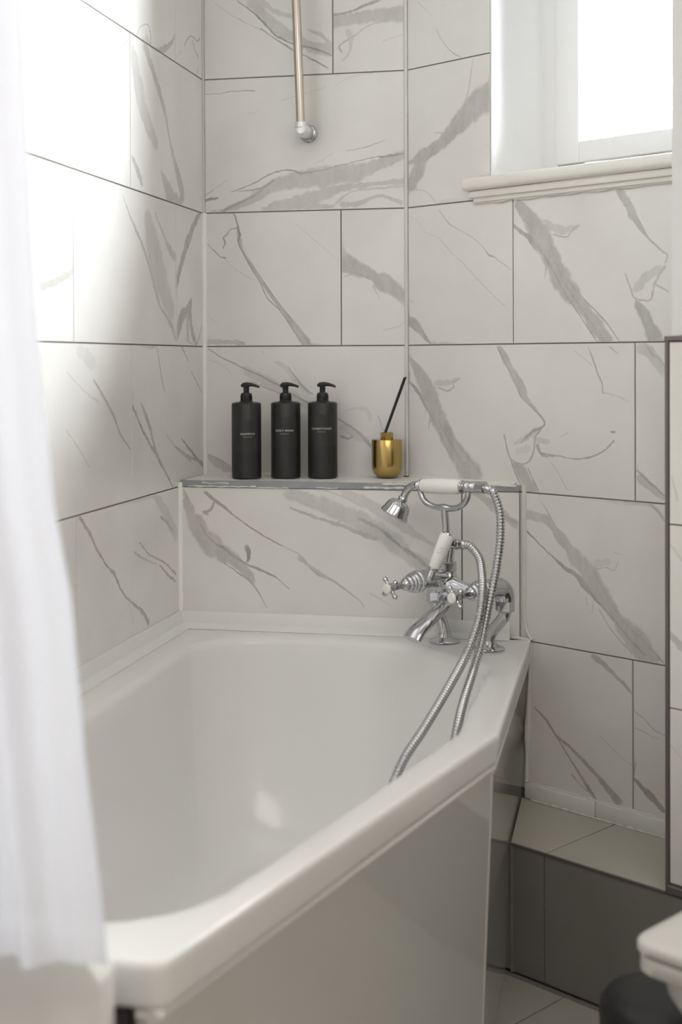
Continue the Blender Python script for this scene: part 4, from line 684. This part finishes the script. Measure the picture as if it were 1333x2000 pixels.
# cross body between the valves
bm = bmesh.new()
pts = catmull([X(-.066, .045, .124), X(-.040, .050, .121), X(-.015, .055, .124), X(.006, .057, .126), X(.030, .055, .124), X(.060, .050, .122), X(.092, .045, .125)], .004)
k = len(pts); tube(bm, pts, [.0105+.0115*math.exp(-((i/(k-1)-.47)/.16)**2) for i in range(k)], 24); ma('body', bm)
# socket of the spout and the spout itself
bm = bmesh.new()
pts = catmull([X(.008, .055, .118), X(.014, .075, .104), X(.021, .090, .094), X(.022, .115, .083), X(.019, .145, .068), X(.015, .168, .054), X(.013, .180, .041)], .004)
k = len(pts); rr_ = [.0155-.0045*min(1, i/(k*.3)) for i in range(k)]
tube(bm, pts, rr_, 24, flat=(VB, [1.0+.95*(i/(k-1))**1.1 for i in range(k)])); ma('spout', bm)
bm = bmesh.new(); lathe(bm, [(0, 0), (.0165, 0), (.0185, .004), (.0185, .009), (.0155, .012), (0, .012)], axis_M(X(.012, .070, .108), D(.3, .75, -.6)), 30); ma('spout_collar', bm)
# diverter riser
bm = bmesh.new(); lathe(bm, [(0, 0), (.018, 0), (.018, .006), (.0145, .012), (.0125, .020), (0, .020)], axis_M(X(.005, .055, .134), VZ), 28)
ma('riser_base', bm)
bm = bmesh.new(); lathe(bm, [(0, 0), (.0135, 0), (.0150, .0015), (.0150, .018), (.0135, .0195), (0, .0195)], axis_M(X(.005, .055, .153), VZ), 8); ma('riser_nut', bm, CHROME, 25)
bm = bmesh.new(); tube(bm, catmull([X(.005, .055, .17), X(.006, .055, .182), X(.008, .055, .195), X(.006, .055, .212), X(.002, .055, .222)], .004), [.0085]*30 if False else .0088, 20)
tube(bm, [X(.006, .055, .206), X(.022, .055, .208)], .0088, 18)
lathe(bm, [(0, 0), (.0105, 0), (.0105, .004), (.009, .005), (.009, .010), (.0082, .0115), (0, .0115)], axis_M(X(.022, .055, .208), D(1, 0, .02)), 24); ma('hose_outlet', bm)
# diverter lever: white ceramic with chrome tips
pa, pb = X(.020, .078, .228), X(.0035, .100, .165)
dl = (pb-pa).normalized(); L = (pb-pa).length
bm = bmesh.new(); lathe(bm, [(0, 0), (.0125, 0), (.0142, .003), (.0145, .010), (.0135, L*.55), (.0118, L-.003), (.0105, L), (0, L)], axis_M(pa, dl), 30); lev = ma('diverter_lever', bm, CERAM)
bm = bmesh.new(); lathe(bm, [(0, 0), (.0105, 0), (.0105, .003), (.0075, .006), (.0085, .014), (.010, .020), (.0075, .027), (0, .029)], axis_M(pb, dl), 24)
ma('lever_tip', bm)
bm = bmesh.new(); lathe(bm, [(0, 0), (.0095, 0), (.0085, .003), (0, .004)], axis_M(pa, -dl), 24); ma('lever_cap', bm)
bm = bmesh.new(); tube(bm, [X(.008, .055, .142), X(.004, .078, .146), X(.000, .103, .150)], [.0095, .008, .007], 16); ma('lever_pivot', bm)
# small printed lines on the lever
sd = (CAM-(pa+pb)/2).normalized(); sd = (sd-dl*sd.dot(dl)).normalized(); sx = dl.cross(sd)
bm = bmesh.new()
for i, (t, wd) in enumerate(((.40, .009), (.47, .011), (.54, .010))):
    for j in range(5):
        if j == 3 and i == 1: continue
        c = pa.lerp(pb, t+j*.004); a0 = (-.4+.2*j)*wd
        r_ = .0143
        def P_(a_, o_): 
            an = a_/r_; return c + sd*(r_*math.cos(an)) + sx*(r_*math.sin(an)) + dl*o_
        v = [bm.verts.new(P_(a0, -.0004)), bm.verts.new(P_(a0+.0013, -.0004)), bm.verts.new(P_(a0+.0013, .0005)), bm.verts.new(P_(a0, .0005))]; bm.faces.new(v)
ma('lettering', bm, DINK)
# cradle
bm = bmesh.new(); tube(bm, catmull([X(-.001, .055, .218), X(-.002, .055, .240), X(-.004, .055, .262), X(-.005, .055, .276)], .005), [.0060]*200 if False else .0074, 16)
lathe(bm, [(0, 0), (.0085, 0), (.0078, .004), (.0064, .006), (0, .006)], axis_M(X(-.001, .055, .222), VZ), 20)
pts = catmull([X(-.0655, .055, .312), X(-.0645, .055, .303), X(-.0575, .055, .290), X(-.044, .055, .2805), X(-.025, .055, .276), X(-.005, .055, .2765), X(.012, .055, .276), X(.030, .055, .280), X(.044, .055, .289), X(.0515, .055, .302), X(.053, .055, .312)], .004)
k = len(pts); tube(bm, pts, [.0060+.0016*math.exp(-((i/(k-1)-.5)/.09)**2) for i in range(k)], 14)
ma('cradle', bm)

# ------------------------------------------------------------------ hand shower resting on the cradle
hs = empty('shower_handset', tuple(X(-.01, .055, .317)), 'white ceramic and chrome telephone-style hand shower lying on the mixer cradle', 'shower head')
def ha(name, bm, m_=CHROME, sm=40): return adopt(hs, from_bm(name, bm, m_, None, sm))
gL, gR = X(-.0605, .055, .3165), X(.0375, .055, .3195); gd = gR-gL; Lg = gd.length
bm = bmesh.new(); lathe(bm, [(0, 0), (.0100, 0), (.0128, .002), (.0148, .012), (.0155, Lg*.5), (.0150, Lg-.014), (.0130, Lg-.002), (.0105, Lg), (0, Lg)], axis_M(gL, gd), 32); ha('grip', bm, CERAM)
bm = bmesh.new(); lathe(bm, [(0, 0), (.0125, 0), (.0135, .002), (.0115, .004), (.0085, .006), (.0115, .010), (.0120, .015), (.0100, .0195), (.0115, .021), (.0118, .034), (.0108, .0355), (.0118, .037), (.0118, .050), (.0125, .051), (.0125, .054), (.010, .055), (0, .055)], axis_M(gR, gd), 30); ha('end_cap', bm)
bm = bmesh.new(); lathe(bm, [(0, 0), (.0115, 0), (.0125, .003), (.0085, .006), (.0098, .010), (.0075, .015), (0, .015)], axis_M(gL, -gd), 30)
tube(bm, catmull([X(-.068, .055, .3165), X(-.080, .055, .3165), X(-.092, .056, .310), X(-.100, .058, .299), X(-.104, .061, .287)], .003), .0078, 18); ha('neck', bm)
hp = X(-.103, .061, .290); hv = D(-.33, .32, -.80).normalized()
bm = bmesh.new()
n = 64; prof = [(0, 0), (.0095, 0), (.0105, .003), (.0085, .006), (.0105, .008), (.0180, .0105), (.0222, .015), (.0240, .021), (.0258, .030), (.0285, .037), (.0292, .040), (.0280, .042), (0, .0435)]
HM = axis_M(hp, hv); rings = []
for r, z in prof:
    if r == 0: rings.append([bm.verts.new(HM @ Vector((0, 0, z)))])
    else:
        sc = .055*max(0, min(1, (z-.009)/.012))*max(0, min(1, (.0405-z)/.004+.4))
        rings.append([bm.verts.new(HM @ Vector((r*(1+sc*abs(math.cos(5*2*PI*i/n/1.0)))*math.cos(2*PI*i/n), r*(1+sc*abs(math.cos(5*2*PI*i/n)))*math.sin(2*PI*i/n), z))) for i in range(n)])
for a, b in zip(rings, rings[1:]):
    for i in range(n):
        j = (i+1) % n
        if len(a) == 1: bm.faces.new((a[0], b[j], b[i]))
        elif len(b) == 1: bm.faces.new((a[i], a[j], b[0]))
        else: bm.faces.new((a[i], a[j], b[j], b[i]))
ha('rose', bm)

# ------------------------------------------------------------------ hose: from the handset, down into the bath and back up to the mixer
P = [(.0935, .055, .3195), (.1080, .056, .3170), (.1168, .060, .3105), (.1332, .065, .2793), (.1448, .080, .2336), (.1518, .100, .1888), (.1591, .125, .1454), (.1607, .145, .1014), (.165, .170, .0499), (.1697, .200, .0094), (.2002, .270, -.0274), (.2309, .330, -.0587),
     (.245, .375, -.12), (.245, .42, -.19), (.235, .47, -.235), (.225, .51, -.225), (.214, .50, -.16)]
Q = [(.0335, .055, .2085), (.0480, .0555, .2085), (.0615, .060, .207), (.0869, .070, .1918), (.1085, .090, .1739), (.1433, .135, .1449), (.1592, .165, .104), (.1626, .190, .0665), (.1631, .220, .0301), (.1831, .300, -.0113), (.199, .380, -.0541), (.2085, .450, -.0951)]
path_ = catmull([X(*p) for p in P + Q[::-1]], .001)
# resample evenly, rib profile every 5.2 mm
acc = [0.]
for a, b in zip(path_, path_[1:]): acc.append(acc[-1]+(b-a).length)
tot = acc[-1]; step = .00105; res = []; j = 0
for i in range(int(tot/step)+1):
    s = i*step
    while j < len(acc)-2 and acc[j+1] < s: j += 1
    t = (s-acc[j])/max(1e-9, acc[j+1]-acc[j]); res.append(path_[j].lerp(path_[j+1], t))
bm = bmesh.new(); tube(bm, res, [.0074+.0011*math.sin(2*PI*i*step/.0063) for i in range(len(res))], 12)
hose = empty('shower_hose', tuple(X(.16, .14, .12)), 'ribbed chrome shower hose hanging in two strands from the mixer into the bath', 'hose')
adopt(hose, from_bm('ribbed_tube', bm, CHROME2, None, 180))
for p, q in ((res[0], res[12]), (res[-1], res[-13])):
    bm = bmesh.new(); lathe(bm, [(0, -.001), (.0085, -.001), (.0090, .001), (.0088, .012), (.0080, .014), (0, .014)], axis_M(p, q-p), 24); adopt(hose, from_bm('ferrule', bm, CHROME))

# ------------------------------------------------------------------ pump bottles
RIGHT = Vector((right0.x, right0.y, 0)).normalized()
def text_on_cylinder(txt, size, r, zc, ang, parent, name='lettering', rule=None):
    """flat print wrapped round a cylinder of radius r, centred at angle ang"""
    cu = bpy.data.curves.new(name, 'FONT'); cu.body = txt; cu.size = size; cu.align_x = 'CENTER'; cu.align_y = 'CENTER'; cu.space_character = 1.15; cu.resolution_u = 2
    to = bpy.data.objects.new('tmp', cu); C.objects.link(to)
    dg = bpy.context.evaluated_depsgraph_get(); me0 = to.evaluated_get(dg).to_mesh()
    vs = [v.co.copy() for v in me0.vertices]; fs = [tuple(p.vertices) for p in me0.polygons]
    to.evaluated_get(dg).to_mesh_clear(); bpy.data.objects.remove(to); bpy.data.curves.remove(cu)
    if rule:
        wd, zo = rule; k = 14
        for i in range(k):
            if i % 3 == 2: continue
            x0 = -wd/2+wd*i/k; x1 = x0+wd/k*.9; b = len(vs)
            vs += [Vector((x0, zo, 0)), Vector((x1, zo, 0)), Vector((x1, zo+.0005, 0)), Vector((x0, zo+.0005, 0))]; fs.append((b, b+1, b+2, b+3))
    out = [(r*math.cos(ang+v.x/r), r*math.sin(ang+v.x/r), zc+v.y) for v in vs]
    me = bpy.data.meshes.new(name); me.from_pydata(out, [], fs); o = link(name, me, INK, parent); return o
def make_bottle(name, loc, txt, tz, turn, label, nozzle):
    root = empty(name, loc, label, 'bottle', 'black pump bottles on the shelf')
    r = .0320; H = .1630
    bm = bmesh.new(); lathe(bm, [(0, 0), (r-.002, 0), (r, .002), (r, H-.0035), (r-.0012, H-.001), (r-.004, H+.0003), (.014, H+.0025), (.0135, H+.004), (0, H+.004)], None, 56)
    from_bm('bottle_body', bm, BLACK, root, 40)
    fa = math.atan2(CAM.y-loc[1], CAM.x-loc[0]) + turn
    # wrap-round label
    bm = bmesh.new(); k = 30; z0, z1 = tz-.038, tz+.030; a0, a1 = fa-1.15, fa+1.15; rows = []
    for z in (z0, z1): rows.append([bm.verts.new(((r+.00025)*math.cos(a0+(a1-a0)*i/k), (r+.00025)*math.sin(a0+(a1-a0)*i/k), z)) for i in range(k+1)])
    for i in range(k): bm.faces.new((rows[0][i], rows[0][i+1], rows[1][i+1], rows[1][i]))
    lb = from_bm('label_band', bm, BLACK2, root, 60)
    text_on_cylinder(txt, .0062, r+.0006, tz, fa, lb, rule=(.019, -.0068))
    bm = bmesh.new(); lathe(bm, [(0, H+.002), (.0118, H+.002), (.0123, H+.004), (.0123, H+.0165), (.0110, H+.0205), (.0070, H+.0215), (0, H+.0215)], None, 40)
    for i in range(28):
        a = 2*PI*i/28; box(bm, -.0004, .0004, .0120, .0128, H+.005, H+.016, Matrix.Rotation(a, 4, 'Z'))
    from_bm('pump_collar', bm, BLACK, root, 30)
    na = math.atan2(RIGHT.y, RIGHT.x) + nozzle
    M = Matrix.Rotation(na, 4, 'Z')
    bm = bmesh.new(); lathe(bm, [(0, H+.0215), (.0062, H+.0215), (.0064, H+.035), (.0078, H+.0365), (.0076, H+.0395), (0, H+.041)], None, 28)
    tube(bm, [M @ Vector(p) for p in ((-.011, 0, H+.0355), (-.006, 0, H+.0385), (.002, 0, H+.0392), (.012, 0, H+.0388), (.021, 0, H+.0366), (.0285, 0, H+.0335))], [.0030, .0048, .0052, .0040, .0030, .0024], 14, flat=(M @ Vector((0, 1, 0)), 1.15))
    from_bm('pump_head', bm, BLACK, root, 45)
    return root
BT = SHZ+.0012
make_bottle('pump_bottle', (.128, -.103, BT), 'SHAMPOO', .0965, .08, 'matt black pump bottle lettered SHAMPOO, nearest the left corner of the shelf', -.15)
make_bottle('pump_bottle', (.209, -.077, BT), 'BODY WASH', .1030, -.09, 'matt black pump bottle lettered BODY WASH, middle one of three on the shelf', -.1)
make_bottle('pump_bottle', (.288, -.063, BT), 'CONDITIONER', .1070, -.09, 'matt black pump bottle lettered CONDITIONER, nearest the brass diffuser', -.12)

# ------------------------------------------------------------------ brass reed diffuser
rd = empty('reed_diffuser', (.425, -.040, BT), 'brushed brass reed diffuser cup with black reeds leaning right on the shelf', 'diffuser')
bm = bmesh.new(); lathe(bm, [(0, 0), (.016, 0), (.0185, .0006), (.0232, .003), (.0275, .0075), (.0305, .013), (.0323, .0195), (.0330, .027), (.0330, .0815), (.0325, .0822), (.0150, .0822), (0, .0822)], None, 64); from_bm('cup', bm, BRASS, rd, 40)
bm = bmesh.new(); lathe(bm, [(0, .0815), (.0138, .0815), (.0142, .0825), (.0142, .0965), (.0136, .0972), (.0110, .0972), (.0108, .0930), (0, .0930)], None, 8); from_bm('collar', bm, BRASS, rd, 25)
for dx, dy, q in ((0, 0, 0), (.003, .0014, .0005), (.0015, -.0026, -.0008)):
    bm = bmesh.new(); b0 = RIGHT*(-.006+dx) + Vector((0, dy, .0935)); b1 = RIGHT*(.0385+dx+q) + Vector((0, dy*1.2, .2165+q*2))
    tube(bm, [b0, b0.lerp(b1, .5), b1], .0016, 8); from_bm('reed', bm, REED, rd, 60)

# ------------------------------------------------------------------ riser rail on the back wall
rr0 = empty('shower_rail', (.232, -.055, 1.62), 'slim nickel shower rail on chrome wall bracket, high on the back wall', 'rail')
def ra(name, bm, m_): return adopt(rr0, from_bm(name, bm, m_, None, 40))
bm = bmesh.new(); tube(bm, [Vector((.2405, -.058, 1.632)), Vector((.2335, -.060, 1.85)), Vector((.217, -.063, 2.34))], .0096, 28); ra('tube', bm, NICKEL)
bm = bmesh.new(); lathe(bm, [(0, 0), (.0195, 0), (.0205, .002), (.0195, .005), (.0165, .007), (.0165, .010), (.0178, .011), (.0178, .016), (.0150, .018), (.0142, .040), (0, .040)], axis_M((.245, -.0005, 1.621), (0, -1, 0)), 36); ra('wall_flange', bm, CHROME)
bm = bmesh.new(); lathe(bm, [(0, 0), (.0145, 0), (.0152, .003), (.0152, .016), (.0140, .024), (.0100, .029), (0, .031)], axis_M((.2445, -.038, 1.621), (-.06, -1, .04)), 36)
lathe(bm, [(0, 0), (.0125, 0), (.0130, .005), (.0118, .012), (0, .012)], axis_M((.2408, -.058, 1.626), VZ), 30); ra('rail_end', bm, mat('satin_cap', (.78, .79, .80), .25, .45))

# ------------------------------------------------------------------ curtain at the foot of the bath
def edge_x(z):
    tb = [(.60, .492), (.684, .483), (.774, .472), (.909, .461), (.998, .444), (1.178, .428), (1.448, .417), (1.8, .405), (2.2, .398)]
    for (z0, x0), (z1, x1) in zip(tb, tb[1:]):
        if z <= z1: return x0+(x1-x0)*max(0, (z-z0))/(z1-z0)
    return tb[-1][1]
bm = bmesh.new(); nu, nz = 110, 60; g = []
for j in range(nz+1):
    row = []
    for i in range(nu+1):
        t = i/nu; zb = .592 + (.016 if t < .72 else 0) + .003*math.sin(t*9); zz = zb + (2.2-zb)*(j/nz)
        e = edge_x(zz); x = .03+(e-.03)*t
        fold = .020*math.sin(t*34+.6*math.sin(zz*2))*(.5+.25*(zz-.6)) + .008*math.sin(t*71+zz)
        y = -1.862 + .022*(t) + fold*(1-.65*max(0, (t-.85)/.15))
        row.append(bm.verts.new((x, y, zz)))
    g.append(row)
for j in range(nz):
    for i in range(nu): bm.faces.new((g[j][i], g[j][i+1], g[j+1][i+1], g[j+1][i]))
cur = empty('shower_curtain', (.25, -1.86, .6), 'white sheer curtain hanging at the foot of the bath by the left wall', 'curtain')
cl = adopt(cur, from_bm('cloth', bm, CLOTH, None, 180))
bm = bmesh.new(); tube(bm, [Vector((.004, -1.862, 2.21)), Vector((.62, -1.862, 2.21))], .009, 16); tube(bm, [Vector((.62, -1.862, 2.21)), Vector((.62, -1.862, 2.398))], .006, 12); o = from_bm('curtain_rod', bm, CHROME)
tag(o, 'chrome rod carrying the curtain, above the picture', 'rod')

# ------------------------------------------------------------------ toilet, back against the boxing, facing the bath side
tcx = Vector((.934, -1.272, 0)); tn = -RN; td = RD       # tn towards the wall, td across
def TT(a, f, z): return tcx + td*a + tn*f + Vector((0, 0, z*.975))     # a across 0..0.36, f towards the wall 0..0.56
toi = empty('toilet', tuple(TT(.18, .3, 0)), 'white back-to-wall toilet with squared closed lid at the lower right', 'toilet')
def loop(w0, w1, f0, f1, rc, k=8):
    return round_poly([(w0, f0), (w1, f0), (w1, f1), (w0, f1)], [rc, rc, .02, .02], k)
def solid(name, layers, m_, sm=50):
    """layers of (loop, z) in toilet coordinates, skinned"""
    bm = bmesh.new(); R_ = []
    for lp, z in layers: R_.append([bm.verts.new(TT(a, f, z)) for a, f in lp])
    for a, b in zip(R_, R_[1:]):
        n = len(a)
        for i in range(n): bm.faces.new((a[i], a[(i+1) % n], b[(i+1) % n], b[i]))
    bm.faces.new(R_[0][::-1]); bm.faces.new(R_[-1]); return adopt(toi, from_bm(name, bm, m_, None, sm))
F1 = .555
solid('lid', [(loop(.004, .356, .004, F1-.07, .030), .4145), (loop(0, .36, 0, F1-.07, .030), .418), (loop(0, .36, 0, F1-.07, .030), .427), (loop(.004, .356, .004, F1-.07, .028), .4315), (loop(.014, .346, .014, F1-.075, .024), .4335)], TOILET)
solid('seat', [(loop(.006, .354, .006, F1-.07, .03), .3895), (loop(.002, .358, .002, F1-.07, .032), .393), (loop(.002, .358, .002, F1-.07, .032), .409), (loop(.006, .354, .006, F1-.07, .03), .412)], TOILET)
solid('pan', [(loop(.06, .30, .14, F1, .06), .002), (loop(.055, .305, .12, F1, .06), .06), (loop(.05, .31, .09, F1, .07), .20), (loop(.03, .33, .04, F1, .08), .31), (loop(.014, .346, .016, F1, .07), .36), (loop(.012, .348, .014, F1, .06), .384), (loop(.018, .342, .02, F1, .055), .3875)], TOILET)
for a in (.09, .27):
    bm = bmesh.new(); lathe(bm, [(0, 0), (.013, 0), (.013, .03), (.010, .034), (0, .034)], axis_M(TT(a, F1-.04, .388), VZ), 20); adopt(toi, from_bm('hinge', bm, CHROME))

# ------------------------------------------------------------------ black bin behind the toilet
bi = empty('pedal_bin', (.984, -1.058, 0), 'small round black bin on the floor beside the toilet', 'bin')
bm = bmesh.new(); lathe(bm, [(0, .001), (.078, .001), (.082, .006), (.086, .02), (.088, .220), (.0875, .225), (0, .225)], None, 48); from_bm('bin_body', bm, BIN, bi, 40)
bm = bmesh.new(); lathe(bm, [(0, .226), (.0885, .226), (.089, .233), (.087, .245), (.078, .256), (.055, .264), (.02, .268), (0, .2685)], None, 48); from_bm('bin_lid', bm, BIN, bi, 40)
bm = bmesh.new(); box(bm, -.02, .02, -.108, -.078, .010, .018, None, .003); from_bm('pedal', bm, BIN, bi, 40)
